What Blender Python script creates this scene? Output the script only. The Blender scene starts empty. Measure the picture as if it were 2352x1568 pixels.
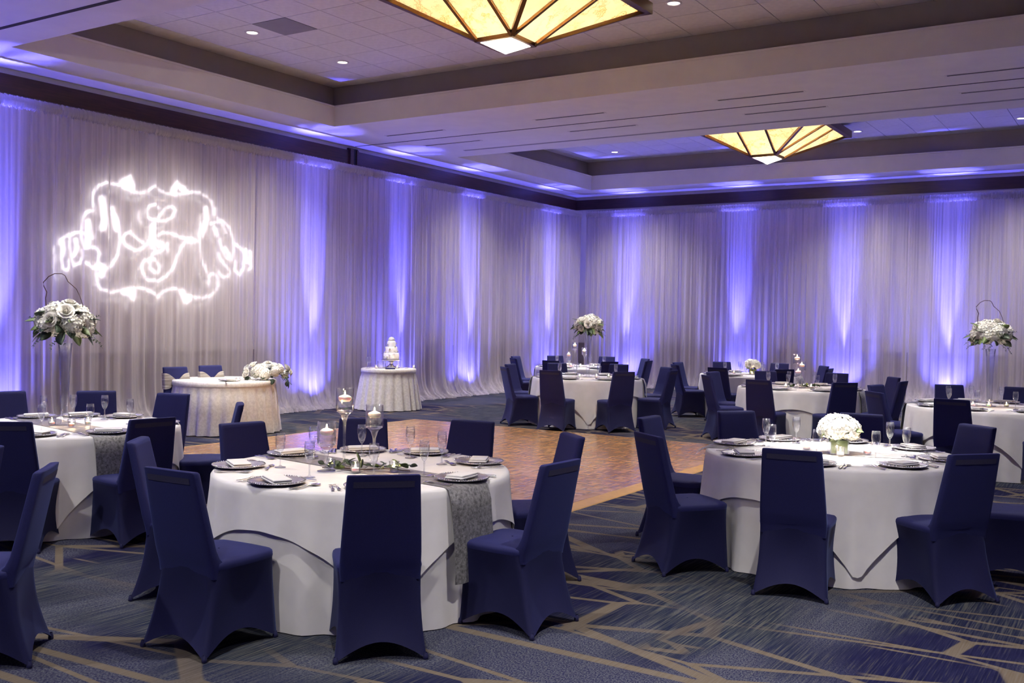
import bpy, math, random
import numpy as np
from mathutils import Vector, Matrix

# ------------------------------------------------------------------ camera, world, light levels
scene = bpy.context.scene
C = scene.collection
R = math.radians
rnd = random.Random(7)

CAM_H = 1.71
YAW, ROLL, PITCH, FPX = .5677, .0167, -.0222, 2321.88


def _ray(x, y, z):
    c, s = math.cos(ROLL), math.sin(ROLL)
    x, z = c * x - s * z, s * x + c * z
    c, s = math.cos(PITCH), math.sin(PITCH)
    y, z = c * y - s * z, s * y + c * z
    c, s = math.cos(YAW), math.sin(YAW)
    return Vector((c * x - s * y, s * x + c * y, z))


cam = bpy.data.cameras.new('camera')
cam.sensor_width = 36.0
cam.lens = FPX / 2352 * 36.0
cam.clip_start = .05
cam_o = bpy.data.objects.new('camera', cam)
C.objects.link(cam_o)
_r, _f, _u = _ray(1, 0, 0), _ray(0, 1, 0), _ray(0, 0, 1)
cam_o.matrix_world = Matrix(((_r.x, _u.x, -_f.x, 0), (_r.y, _u.y, -_f.y, 0), (_r.z, _u.z, -_f.z, CAM_H), (0, 0, 0, 1)))
scene.camera = cam_o

world = bpy.data.worlds.new('world')
scene.world = world
world.use_nodes = True
world.node_tree.nodes['Background'].inputs[0].default_value = (.5, .45, .8, 1)
world.node_tree.nodes['Background'].inputs[1].default_value = .02

vs = scene.view_settings
vs.view_transform = 'Standard'
vs.look = 'None'
vs.gamma = 1.0
vs.use_curve_mapping = False
vs.exposure = 1.25
scene.cycles.use_denoising = True
scene.cycles.sample_clamp_indirect = 6.0
scene.cycles.max_bounces = 6
scene.cycles.diffuse_bounces = 3
scene.cycles.glossy_bounces = 3
scene.cycles.transmission_bounces = 6
scene.cycles.use_adaptive_sampling = True
scene.cycles.adaptive_threshold = .05
scene.cycles.time_limit = 1100
scene.cycles.transparent_max_bounces = 16
scene.cycles.caustics_reflective = False
scene.cycles.caustics_refractive = False

# room sizes (metres; camera at the origin, x along the far wall, y along the left wall)
XW, YB, XR, YF = -13.45, 24.2, 1.6, -3.2
ZC, ZTOP = 5.04, 5.80                     # soffit and tiled tray ceiling
TRAYS = ((7.4, 13.35), (17.07, 22.95))    # y range of the two trays
TX0, TX1 = -12.3, -1.2                    # x range of the trays
DRAPE = .50                               # drape distance from the wall

# levels of the room's own and added lamps (watts)
W_DOWN, W_UP, W_PROJ = 410, 4800, 15000
WARM = (1.0, .86, .72)
COOL = (1.0, .965, .91)
BLUE = (.112, .112, 1.0)


def lamp(kind, name, loc, energy, color, aim=None, size=.05, cone=60, blend=.5):
    d = bpy.data.lights.new(name, kind)
    d.energy = energy
    d.color = color
    d.shadow_soft_size = size
    if kind == 'SPOT':
        d.spot_size = R(cone)
        d.spot_blend = blend
    o = bpy.data.objects.new(name, d)
    C.objects.link(o)
    o.location = loc
    if aim is not None:
        o.rotation_euler = (Vector(aim) - Vector(loc)).to_track_quat('-Z', 'Y').to_euler()
    return o


# recessed downlights (x, y); the first six are the ones the photograph shows, the rest are unseen and added to light the room
DOWN = [(-11.17, 10.37, ZTOP), (-11.17, 12.3, ZTOP), (-5.34, 12.1, ZTOP), (-11.2, 22.05, ZTOP), (-5.45, 22.0, ZTOP), (-2.34, 22.05, ZTOP),
        (-8.1, 8.3, ZTOP), (-2.34, 10.4, ZTOP), (-11.2, 18.3, ZTOP), (-2.34, 18.3, ZTOP), (-8.1, 18.0, ZTOP),
        (-9.6, 5.4, ZC), (-6.7, 4.4, ZC), (-3.2, 3.6, ZC), (-.6, 4.6, ZC), (-6.7, .8, ZC), (-2.5, .2, ZC)]  # unseen near-soffit lamps, added to light the near tables
for i, (x, y, z) in enumerate(DOWN):
    lamp('SPOT', 'downlight_lamp', (x, y, z - .03), W_DOWN if z > ZC else W_DOWN * (1.2 if x > -1 else .5 if y > 2 else .62), COOL, (x, y + (0 if y > 2 else .9), 0), .07, 104 if z > ZC else 80 if y > 2 else 110, 1.0)

# pin spots on the tables: (table x, y, lamp x, y, watts, cone)
PINS = [(-4.17, 4.83, -4.6, 6.6, 20, 24), (-2.0, 7.56, -2.3, 6.5, 1900, 19), (-7.64, 5.08, -6.9, 6.6, 190, 17),
        (-7.95, 14.82, -7.6, 13.6, 240, 15), (-4.43, 14.94, -4.2, 14.3, 90, 17), (-1.66, 13.2, -1.5, 13.4, 220, 17),
        (-6.28, 18.02, -6.0, 16.9, 120, 17), (-9.85, 18.05, -9.4, 16.8, 120, 17),
        (-11.5, 10.25, -8.8, 7.2, 420, 16), (-12.0, 14.6, -9.6, 13.9, 160, 13)]
for tx, ty, lx, ly, w, cone in PINS:
    lamp('SPOT', 'pin_spot_lamp', (lx, ly, ZC - .03), w, COOL if w > 1500 else (1.0, .93, .84), (tx, ty, 1.30 if (tx, ty) in ((-7.64, 5.08), (-7.95, 14.82), (-1.66, 13.2)) else .60 if tx == -11.5 else .78), .04, cone, .6)

# blue uplights standing on the floor between wall and drape
UP_LEFT = [1.0, 4.3, 7.6, 13.56, 16.07, 18.52, 22.04]
UP_BACK = [-11.61, -8.6, -6.09, -3.84, -.9]
UP_RIGHT = [2.0, 6.0, 10.0, 14.0, 18.0, 22.0]


def uplight(x, y, ox, oy, k=1.0):
    """LED par can: a tight beam leaning into the drape and a soft spill round it; (ox, oy) points into the room"""
    lamp('SPOT', 'uplight_lamp', (x + ox * .14, y + oy * .14, .14), W_UP * k, BLUE, (x + ox * .44, y + oy * .44, 2.3), .05, 17, 1.0)
    lamp('SPOT', 'uplight_spill', (x + ox * .20, y + oy * .20, .08), W_UP * .05 * k, BLUE, (x + ox * .46, y + oy * .46, 1.6), .05, 104, 1.0)


for y in UP_LEFT:
    uplight(XW, y, 1, 0)
for x in UP_BACK:
    uplight(x, YB, 0, -1)
for y in UP_RIGHT:
    uplight(XR, y, -1, 0, .12)
for x in (-12, -9, -6, -3, 0):
    uplight(x, YF, 0, 1, .12)

# ------------------------------------------------------------------ object helpers


def tag(o, label=None, cat=None, group=None, kind=None):
    if label:
        o['label'] = label
    if cat:
        o['category'] = cat
    if group:
        o['group'] = group
    if kind:
        o['kind'] = kind
    return o


def me(name, verts, faces, mat=None, smooth=True, mats=None, fm=None):
    m = bpy.data.meshes.new(name)
    m.from_pydata([tuple(map(float, v)) for v in verts], [], faces)
    for x in (mats or ([mat] if mat else [])):
        m.materials.append(x)
    if fm is not None:
        m.polygons.foreach_set('material_index', fm)
    if smooth:
        m.polygons.foreach_set('use_smooth', [True] * len(faces))
    m.update()
    return m


def ob(name, mesh, parent=None, loc=(0, 0, 0), rot=(0, 0, 0), scale=None):
    o = bpy.data.objects.new(name, mesh)
    C.objects.link(o)
    o.parent = parent
    o.location = loc
    o.rotation_euler = rot
    if scale is not None:
        o.scale = (scale,) * 3 if isinstance(scale, (int, float)) else scale
    return o


class G:
    """collects shapes into one mesh"""

    def __init__(self):
        self.v, self.f = [], []

    def add(self, v, f):
        n = len(self.v)
        self.v += [tuple(p) for p in v]
        self.f += [tuple(i + n for i in q) for q in f]
        return self

    def box(self, x0, x1, y0, y1, z0, z1):
        return self.add([(x0, y0, z0), (x1, y0, z0), (x1, y1, z0), (x0, y1, z0), (x0, y0, z1), (x1, y0, z1), (x1, y1, z1), (x0, y1, z1)],
                        [(0, 3, 2, 1), (4, 5, 6, 7), (0, 1, 5, 4), (1, 2, 6, 5), (2, 3, 7, 6), (3, 0, 4, 7)])

    def lathe(self, prof, n=24, cx=0, cy=0, cap0=False, cap1=False):
        v, f = [], []
        for r, z in prof:
            for i in range(n):
                a = 2 * math.pi * i / n
                v.append((cx + r * math.cos(a), cy + r * math.sin(a), z))
        for k in range(len(prof) - 1):
            for i in range(n):
                j = (i + 1) % n
                f.append((k * n + i, k * n + j, (k + 1) * n + j, (k + 1) * n + i))
        if cap0:
            f.append(tuple(range(n))[::-1])
        if cap1:
            f.append(tuple((len(prof) - 1) * n + i for i in range(n)))
        return self.add(v, f)

    def tube(self, pts, rad, n=6):
        pts = [Vector(p) for p in pts]
        v, f = [], []
        up = Vector((0, 0, 1))
        for i, p in enumerate(pts):
            t = (pts[min(i + 1, len(pts) - 1)] - pts[max(i - 1, 0)]).normalized()
            a = t.cross(up if abs(t.z) < .9 else Vector((1, 0, 0))).normalized()
            b = t.cross(a)
            r = rad[i] if isinstance(rad, (list, tuple)) else rad
            for k in range(n):
                w = 2 * math.pi * k / n
                v.append(p + a * math.cos(w) * r + b * math.sin(w) * r)
        for i in range(len(pts) - 1):
            for k in range(n):
                j = (k + 1) % n
                f.append((i * n + k, i * n + j, (i + 1) * n + j, (i + 1) * n + k))
        f.append(tuple(range(n))[::-1])
        f.append(tuple((len(pts) - 1) * n + k for k in range(n)))
        return self.add(v, f)

    def grid(self, nu, nv, fn, closed=False):
        """surface fn(i, j); closed wraps in i"""
        v = [fn(i, j) for j in range(nv) for i in range(nu)]
        f = []
        for j in range(nv - 1):
            for i in range(nu if closed else nu - 1):
                k = (i + 1) % nu
                f.append((j * nu + i, j * nu + k, (j + 1) * nu + k, (j + 1) * nu + i))
        return self.add(v, f)

    def prism(self, poly, z0, z1):
        n = len(poly)
        v = [(x, y, z0) for x, y in poly] + [(x, y, z1) for x, y in poly]
        f = [tuple(range(n))[::-1], tuple(range(n, 2 * n))]
        f += [(i, (i + 1) % n, n + (i + 1) % n, n + i) for i in range(n)]
        return self.add(v, f)

    def mesh(self, name, mat, smooth=True):
        return me(name, self.v, self.f, mat, smooth)


class Proto:
    """a kind of thing: (part name, mesh, loc, rot, scale, label, [sub-parts])"""

    def __init__(self, name, parts=None, mesh=None):
        self.name, self.parts, self.mesh = name, parts or [], mesh

    def place(self, label, cat, loc, rz=0, group=None, scale=None, rot=None):
        o = ob(self.name, self.mesh, None, loc, rot or (0, 0, rz), scale)
        tag(o, label, cat, group)
        self._kids(o, self.parts)
        return o

    def _kids(self, o, parts):
        for p in parts:
            nm, m, loc, rot, sc, lab, sub = (tuple(p) + (None,) * 7)[:7]
            c = ob(nm, m, o, loc or (0, 0, 0), rot or (0, 0, 0), sc)
            if lab:
                c['label'] = lab
            self._kids(c, sub or [])


# ------------------------------------------------------------------ materials


class N:
    def __init__(self, name):
        self.m = bpy.data.materials.new(name)
        self.m.use_nodes = True
        self.t = self.m.node_tree
        self.b = self.t.nodes['Principled BSDF']
        self.out = self.t.nodes['Material Output']

    def n(self, kind, **kw):
        x = self.t.nodes.new('ShaderNode' + kind)
        for k, v in kw.items():
            setattr(x, k, v)
        return x

    def l(self, a, b):
        self.t.links.new(a, b)

    def set(self, **kw):
        for k, v in kw.items():
            self.b.inputs[k.replace('_', ' ')].default_value = v
        return self

    def coord(self, which='Object', scale=(1, 1, 1), rot=(0, 0, 0), loc=(0, 0, 0)):
        t = self.n('TexCoord')
        mp = self.n('Mapping')
        mp.inputs['Scale'].default_value = scale
        mp.inputs['Rotation'].default_value = rot
        mp.inputs['Location'].default_value = loc
        self.l(t.outputs[which], mp.inputs[0])
        return mp.outputs[0]

    def noise(self, vec, scale=5, detail=2, rough=.5):
        x = self.n('TexNoise')
        x.inputs['Scale'].default_value = scale
        x.inputs['Detail'].default_value = detail
        x.inputs['Roughness'].default_value = rough
        self.l(vec, x.inputs['Vector'])
        return x.outputs['Fac']

    def ramp(self, fac, stops):
        x = self.n('ValToRGB')
        e = x.color_ramp.elements
        while len(e) < len(stops):
            e.new(.5)
        for i, (p, c) in enumerate(stops):
            e[i].position = p
            e[i].color = (*c, 1) if len(c) == 3 else c
        self.l(fac, x.inputs[0])
        return x.outputs[0]

    def mix(self, fac, a, b, mode='MIX'):
        x = self.n('MixRGB', blend_type=mode)
        for s, v in zip(x.inputs, (fac, a, b)):
            if isinstance(v, (int, float)):
                s.default_value = v
            elif isinstance(v, tuple):
                s.default_value = (*v, 1) if len(v) == 3 else v
            else:
                self.l(v, s)
        return x.outputs[0]

    def math(self, op, a, b=0, c=None):
        x = self.n('Math', operation=op)
        for s, v in zip(x.inputs, (a, b) if c is None else (a, b, c)):
            if isinstance(v, (int, float)):
                s.default_value = v
            else:
                self.l(v, s)
        return x.outputs[0]

    def bump(self, h, strength=.2, dist=.01):
        x = self.n('Bump')
        x.inputs['Strength'].default_value = strength
        x.inputs['Distance'].default_value = dist
        self.l(h, x.inputs['Height'])
        self.l(x.outputs[0], self.b.inputs['Normal'])
        return self

    def color(self, sock):
        self.l(sock, self.b.inputs['Base Color'])
        return self


def paint(name, col, rough=.7, var=.06, scale=3.0, bump=.02, **kw):
    a = N(name)
    v = a.coord()
    f = a.noise(v, scale, 4)
    d = tuple(max(0, c * (1 - var)) for c in col)
    u = tuple(min(1, c * (1 + var)) for c in col)
    a.color(a.ramp(f, [(.3, d), (.7, u)])).set(Roughness=rough, **kw)
    if bump:
        a.bump(a.noise(v, 220, 2), bump, .002)
    return a.m


def metal(name, col, rough=.3, **kw):
    a = N(name)
    f = a.noise(a.coord(), 40, 3)
    a.color(a.ramp(f, [(.3, tuple(c * .85 for c in col)), (.7, col)])).set(Metallic=1.0, Roughness=rough, **kw)
    return a.m


M = {}
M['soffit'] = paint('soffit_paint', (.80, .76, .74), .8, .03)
M['wall'] = paint('wall_paint', (.62, .58, .54), .8, .04)
M['wainscot'] = paint('wainscot_panel', (.26, .22, .19), .6, .1)
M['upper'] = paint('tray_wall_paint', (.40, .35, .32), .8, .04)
M['tile'] = paint('ceiling_tile', (.78, .75, .74), .9, .05, 12, .1)
M['seam'] = paint('dark_seam', (.05, .045, .05), .9, .05)
M['grille'] = paint('grille_paint', (.30, .28, .29), .7, .05)
M['black'] = paint('black_slot', (.012, .011, .014), .7, .1)

a = N('dark_wood')
v = a.coord('Object', (6, .35, 6))
f = a.noise(v, 6, 6, .6)
a.color(a.ramp(f, [(.25, (.022, .008, .006)), (.75, (.075, .028, .020))])).set(Roughness=.45)
M['wood'] = a.m
a = N('dark_wood_cross')
v = a.coord('Object', (.35, 6, 6))
f = a.noise(v, 6, 6, .6)
a.color(a.ramp(f, [(.25, (.018, .008, .007)), (.75, (.060, .026, .022))])).set(Roughness=.45)
M['wood2'] = a.m

# carpet: streaks along the left wall, blue and grey fields, beige angular bands
a = N('patterned_carpet')
pos = a.coord('Object')
streak = a.noise(a.coord('Object', (105, 2.6, 1)), 1.0, 3, .6)
fine = a.noise(a.coord('Object', (150, 70, 1)), 1.0, 2, .6)
zone = a.noise(a.coord('Object', (.55, .4, 1)), 1.0, 2, .5)
zone2 = a.noise(a.coord('Object', (.9, .6, 1), loc=(7, 3, 0)), 1.0, 2, .5)
grey = a.ramp(streak, [(.36, (0.0072, 0.0114, 0.0360)), (.50, (0.0288, 0.0348, 0.0510)), (.62, (0.0900, 0.0888, 0.0840))])
blue = a.ramp(streak, [(.40, (0.0060, 0.0060, 0.0330)), (.55, (0.0120, 0.0120, 0.0468)), (.68, (0.0450, 0.0420, 0.0492))])
base = a.mix(a.ramp(zone, [(.44, (0, 0, 0)), (.56, (1, 1, 1))]), blue, grey)
spk = a.ramp(fine, [(.42, (0.0144, 0.0158, 0.0576)), (.60, (0.1224, 0.1260, 0.1440))])
base = a.mix(a.math('MULTIPLY', a.ramp(zone2, [(.50, (0, 0, 0)), (.60, (1, 1, 1))]), .65), base, spk)


def bands(rot, scale, loc, w):
    vo = a.n('TexVoronoi', feature='DISTANCE_TO_EDGE')
    vo.inputs['Scale'].default_value = 1.0
    vo.inputs['Randomness'].default_value = 1.0
    a.l(a.coord('Object', scale, (0, 0, rot), loc), vo.inputs['Vector'])
    return a.ramp(vo.outputs['Distance'], [(w, (1, 1, 1)), (w * 1.25, (0, 0, 0))])


b1 = bands(.42, (.62, 1.7, 1), (.3, .1, 0), .022)
b2 = bands(-.55, (.5, 1.5, 1), (4.3, 2.1, 0), .020)
b3 = bands(1.25, (.6, 1.8, 1), (9.3, 5.1, 0), .020)
bm = a.math('MAXIMUM', a.math('MAXIMUM', b1, b2), a.math('MULTIPLY', b3, a.ramp(zone2, [(.48, (1, 1, 1)), (.52, (0, 0, 0))])))
bm = a.math('MULTIPLY', bm, a.ramp(zone, [(.50, (1, 1, 1)), (.60, (0.0720, 0.0720, 0.0720))]))
beige = a.mix(a.ramp(streak, [(.35, (0, 0, 0)), (.65, (1, 1, 1))]), (.115, .088, .064), (0.1380, 0.1140, 0.0930))
col = a.mix(bm, base, beige)
a.color(col).set(Roughness=.95, Specular_IOR_Level=.1)
a.bump(fine, .35, .004)
M['carpet'] = a.m

# parquet: basket weave of five-strip blocks
a = N('parquet_oak')
t = a.n('TexCoord')
sp = a.n('SeparateXYZ')
geo = a.n('NewGeometry')
a.l(geo.outputs['Position'], sp.inputs[0])
B = .145
bx = a.math('FLOOR', a.math('DIVIDE', sp.outputs[0], B))
by = a.math('FLOOR', a.math('DIVIDE', sp.outputs[1], B))
par = a.math('MODULO', a.math('ABSOLUTE', a.math('ADD', bx, by)), 2)
fx = a.math('FLOOR', a.math('DIVIDE', sp.outputs[0], B / 5))
fy = a.math('FLOOR', a.math('DIVIDE', sp.outputs[1], B / 5))
strip = a.math('ADD', a.math('MULTIPLY', fx, par), a.math('MULTIPLY', fy, a.math('SUBTRACT', 1, par)))
cmb = a.n('CombineXYZ')
a.l(strip, cmb.inputs[0])
a.l(bx, cmb.inputs[1])
a.l(by, cmb.inputs[2])
wn = a.n('TexWhiteNoise')
a.l(cmb.outputs[0], wn.inputs['Vector'])
c1 = a.ramp(wn.outputs['Value'], [(0, (.19, .088, .035)), (.5, (.33, .165, .07)), (1, (.47, .27, .13))])
oi = a.n('ObjectInfo')
c1 = a.mix(.35, c1, a.ramp(oi.outputs['Random'], [(0, (.25, .12, .055)), (1, (.45, .26, .12))]))
a.color(c1).set(Roughness=.24, Specular_IOR_Level=.6)
M['parquet'] = a.m
M['edge'] = paint('brass_oak_edge', (.42, .23, .06), .4, .1, 8)

# sheer drape: woven voile, thinner where it is less gathered
a = N('sheer_voile')
v = a.coord('Object')
sep = a.n('SeparateXYZ')
a.l(v, sep.inputs[0])
s1 = a.noise(a.coord('Object', (4.2, 4.2, .10)), 1, 3, .6)
s2 = a.noise(a.coord('Object', (24, 24, .2)), 1, 2, .5)
dens = a.math('ADD', a.math('MULTIPLY', s1, .7), a.math('MULTIPLY', s2, .3))
op = a.n('MapRange')
op.inputs['From Min'].default_value = .32
op.inputs['From Max'].default_value = .62
op.inputs['To Min'].default_value = .42
op.inputs['To Max'].default_value = .93
a.l(dens, op.inputs[0])
tr = a.n('BsdfTransparent')
tl = a.n('BsdfTranslucent')
tl.inputs[0].default_value = (.72, .655, .675, 1)
df = a.n('BsdfDiffuse')
df.inputs[0].default_value = (.68, .61, .63, 1)
m1 = a.n('MixShader')
m1.inputs[0].default_value = .45
a.l(df.outputs[0], m1.inputs[1])
a.l(tl.outputs[0], m1.inputs[2])
m2 = a.n('MixShader')
a.l(op.outputs[0], m2.inputs[0])
a.l(tr.outputs[0], m2.inputs[1])
a.l(m1.outputs[0], m2.inputs[2])
a.l(m2.outputs[0], a.out.inputs[0])
bp = a.n('Bump')
bp.inputs['Strength'].default_value = .25
bp.inputs['Distance'].default_value = .01
a.l(a.noise(a.coord('Object', (60, 60, 14)), 1, 3, .6), bp.inputs['Height'])
a.l(bp.outputs[0], df.inputs['Normal'])
M['sheer'] = a.m
a = N('sheer_header')
tl = a.n('BsdfTranslucent')
tl.inputs[0].default_value = (.72, .67, .69, 1)
df = a.n('BsdfDiffuse')
df.inputs[0].default_value = (.72, .67, .69, 1)
m1 = a.n('MixShader')
m1.inputs[0].default_value = .4
a.l(df.outputs[0], m1.inputs[1])
a.l(tl.outputs[0], m1.inputs[2])
a.l(m1.outputs[0], a.out.inputs[0])
M['header'] = a.m

# navy stretch cover
a = N('navy_spandex')
f = a.noise(a.coord('Object'), 400, 2)
a.color(a.ramp(f, [(.3, (.013, .013, .075)), (.7, (.019, .020, .105))])).set(Roughness=.75, Sheen_Weight=.18, Sheen_Roughness=.45, Specular_IOR_Level=.25)
a.b.inputs['Sheen Tint'].default_value = (.25, .35, .9, 1)
a.bump(f, .05, .001)
M['navy'] = a.m
a = N('navy_spandex_skirt')  # darker copy of the cover, shaded hollow under the seat put into colour
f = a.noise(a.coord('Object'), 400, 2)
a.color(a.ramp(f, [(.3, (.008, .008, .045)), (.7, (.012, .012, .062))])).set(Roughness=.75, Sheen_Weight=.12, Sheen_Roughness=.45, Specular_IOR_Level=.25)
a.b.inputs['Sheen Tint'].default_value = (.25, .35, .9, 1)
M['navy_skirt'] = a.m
M['grip'] = paint('thin_navy_mesh', (.030, .028, .075), .8, .2, 300)
M['foot'] = paint('navy_foot', (.014, .014, .075), .7)

a = N('white_linen')
v = a.coord('Object')
f = a.noise(v, 500, 2)
a.color(a.ramp(a.noise(v, 6, 3), [(.3, (.76, .73, .73)), (.7, (.83, .80, .80))])).set(Roughness=.8, Sheen_Weight=.15)
a.bump(f, .08, .001)
M['linen'] = a.m
a = N('grey_brocade_runner')
v = a.coord('Object', (14, 60, 60))
f = a.noise(v, 1, 4, .7)
a.color(a.ramp(f, [(.35, (.075, .070, .075)), (.65, (.30, .29, .30))])).set(Roughness=.5, Sheen_Weight=.3, Metallic=.25)
a.bump(f, .3, .003)
M['runner'] = a.m
a = N('ivory_damask')
v = a.coord('Object', (9, 9, 9))
f = a.noise(v, 3, 4, .7)
a.color(a.ramp(f, [(.4, (.68, .64, .58)), (.6, (.82, .78, .72))])).set(Roughness=.45, Sheen_Weight=.3)
a.bump(f, .15, .003)
M['damask'] = a.m
a = N('champagne_satin')
v = a.coord('Object', (3, 3, 60))
f = a.noise(v, 1, 3, .6)
a.color(a.ramp(f, [(.4, (.30, .26, .22)), (.6, (.66, .60, .53))])).set(Roughness=.3, Metallic=.35)
M['satin'] = a.m
M['pewter'] = metal('pewter_charger', (.66, .63, .68), .42)
M['beads'] = metal('bright_pewter_beads', (.85, .82, .80), .2)
M['silver'] = metal('polished_silver', (.86, .84, .82), .16)


def thin_glass(name, tint=(.97, .98, 1.0), rough=.02, ior=1.5, body=0.0):
    a = N(name)
    g = a.n('BsdfGlossy')
    g.inputs['Roughness'].default_value = rough
    tr = a.n('BsdfTransparent')
    tr.inputs[0].default_value = (*tint, 1)
    lw = a.n('LayerWeight')
    lw.inputs['Blend'].default_value = .5
    fac = a.math('ADD', a.math('MULTIPLY', a.math('POWER', lw.outputs['Facing'], 2.6), .85), .03 + body)
    mx = a.n('MixShader')
    a.l(fac, mx.inputs[0])
    a.l(tr.outputs[0], mx.inputs[1])
    a.l(g.outputs[0], mx.inputs[2])
    a.l(mx.outputs[0], a.out.inputs[0])
    return a.m


M['glass'] = thin_glass('clear_glass', rough=.08, body=.05)
M['vase'] = thin_glass('vase_glass', (.97, .98, 1.0), .05, 1.5, .04)
M['crystal'] = thin_glass('stem_glass', (.96, .97, 1.0), .12, 1.5, .16)
M['water'] = thin_glass('water', (.93, .94, .95), .01, 1.33, .04)
a = N('candle_wax')
a.set(Roughness=.5, Subsurface_Weight=.3)
a.b.inputs['Base Color'].default_value = (.93, .90, .85, 1)
M['wax'] = a.m


def emit(name, col, s):
    a = N(name)
    e = a.n('Emission')
    e.inputs[0].default_value = (*col, 1)
    e.inputs[1].default_value = s
    a.l(e.outputs[0], a.out.inputs[0])
    return a.m


M['flame'] = emit('candle_flame', (1.0, .72, .35), 30)
M['lens'] = emit('downlight_lens', (1.0, .93, .84), 5.0)
M['bronze'] = metal('bronze_frame', (.16, .085, .035), .4)

# alabaster: warm lamp light behind a veined pane
a = N('lit_alabaster')
v = a.coord('Object', (1.4, 1.4, 1.4))
vo = a.noise(v, 2.2, 6, .7)
vein = a.ramp(vo, [(.470, (0, 0, 0)), (.495, (1, 1, 1)), (.505, (1, 1, 1)), (.53, (0, 0, 0))])
vein = a.math('MULTIPLY', vein, a.ramp(a.noise(v, .9, 2), [(.45, (0, 0, 0)), (.7, (1, 1, 1))]))
cl = a.mix(a.noise(v, 1.3, 3), (1.0, .74, .36), (1.0, .86, .58))
cl = a.mix(vein, cl, (.55, .27, .08))
e = a.n('Emission')
a.l(cl, e.inputs[0])
e.inputs[1].default_value = 1.5
a.l(e.outputs[0], a.out.inputs[0])
M['alabaster'] = a.m

M['petal'] = paint('white_petal', (.92, .89, .82), .6, .05, 30, 0)
M['hyd'] = paint('hydrangea_petal', (.90, .88, .79), .6, .07, 40, 0)
M['rosec'] = paint('rose_heart', (.80, .68, .50), .6, .1, 40, 0)
M['leaf'] = paint('eucalyptus_leaf', (.055, .085, .050), .5, .35, 14, 0)
M['leaf2'] = paint('bright_leaf', (.12, .17, .055), .5, .35, 14, 0)
M['twig'] = paint('curly_willow', (.075, .035, .022), .7, .2)
M['cake'] = paint('cake_icing', (.86, .84, .83), .5, .02)

# ------------------------------------------------------------------ projection helper (only to skip what the photograph cannot see)


def px(x, y, z):
    d = Vector((x, y, z - CAM_H))
    q = d.dot(_f)
    if q < .2:
        return (-9e3, -9e3)
    return (1176 + FPX * d.dot(_r) / q, 784 - FPX * d.dot(_u) / q)


def seen(x, y, z, mx=60, my=60):
    u, v = px(x, y, z)
    return -mx < u < 2352 + mx and -my < v < 1568 + my


# ------------------------------------------------------------------ the setting


def struct(name, g, mat, parent=None, smooth=False):
    o = ob(name, g.mesh(name, mat, smooth), parent)
    if parent is None:
        o['kind'] = 'structure'
    return o


struct('floor', G().box(XW - .2, XR + .2, YF - .2, YB + .2, -.1, 0), M['carpet'])
wl = struct('wall_left', G().box(XW - .2, XW, YF, YB, 0, ZC + .9), M['wall'])
wb = struct('wall_back', G().box(XW - .2, XR + .2, YB, YB + .2, 0, ZC + .9), M['wall'])
struct('wall_right', G().box(XR, XR + .2, YF, YB, 0, ZC + .9), M['wall'])
struct('wall_front', G().box(XW, XR, YF - .2, YF, 0, ZC + .9), M['wall'])
struct('wainscot', G().box(XW, XW + .03, YF, YB, 0, 1.05), M['wainscot'], wl)
struct('chair_rail', G().box(XW, XW + .05, YF, YB, 1.05, 1.10), M['wainscot'], wl)
struct('wainscot', G().box(XW, XR, YB - .03, YB, 0, 1.05), M['wainscot'], wb)
struct('chair_rail', G().box(XW, XR, YB - .05, YB, 1.05, 1.10), M['wainscot'], wb)
struct('trim_1', G().box(XW, XW + .06, YF, 14.97, 4.695, 4.955), M['wood'])
struct('trim_2', G().box(XW, XW + .06, 15.24, YB, 4.695, 4.955), M['wood'])
struct('trim_3', G().box(XW + .06, XR, YB - .06, YB, 4.695, 4.955), M['wood2'])
pil = struct('trim_4', G().box(XW, XW + .05, 14.97, 15.24, 4.40, 5.0), M['black'])
struct('post', G().box(XW, XW + .10, 14.97, 15.06, 4.40, 4.98), M['wood'], pil)
struct('post', G().box(XW, XW + .07, 15.19, 15.24, 4.40, 4.98), M['wood'], pil)

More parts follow.
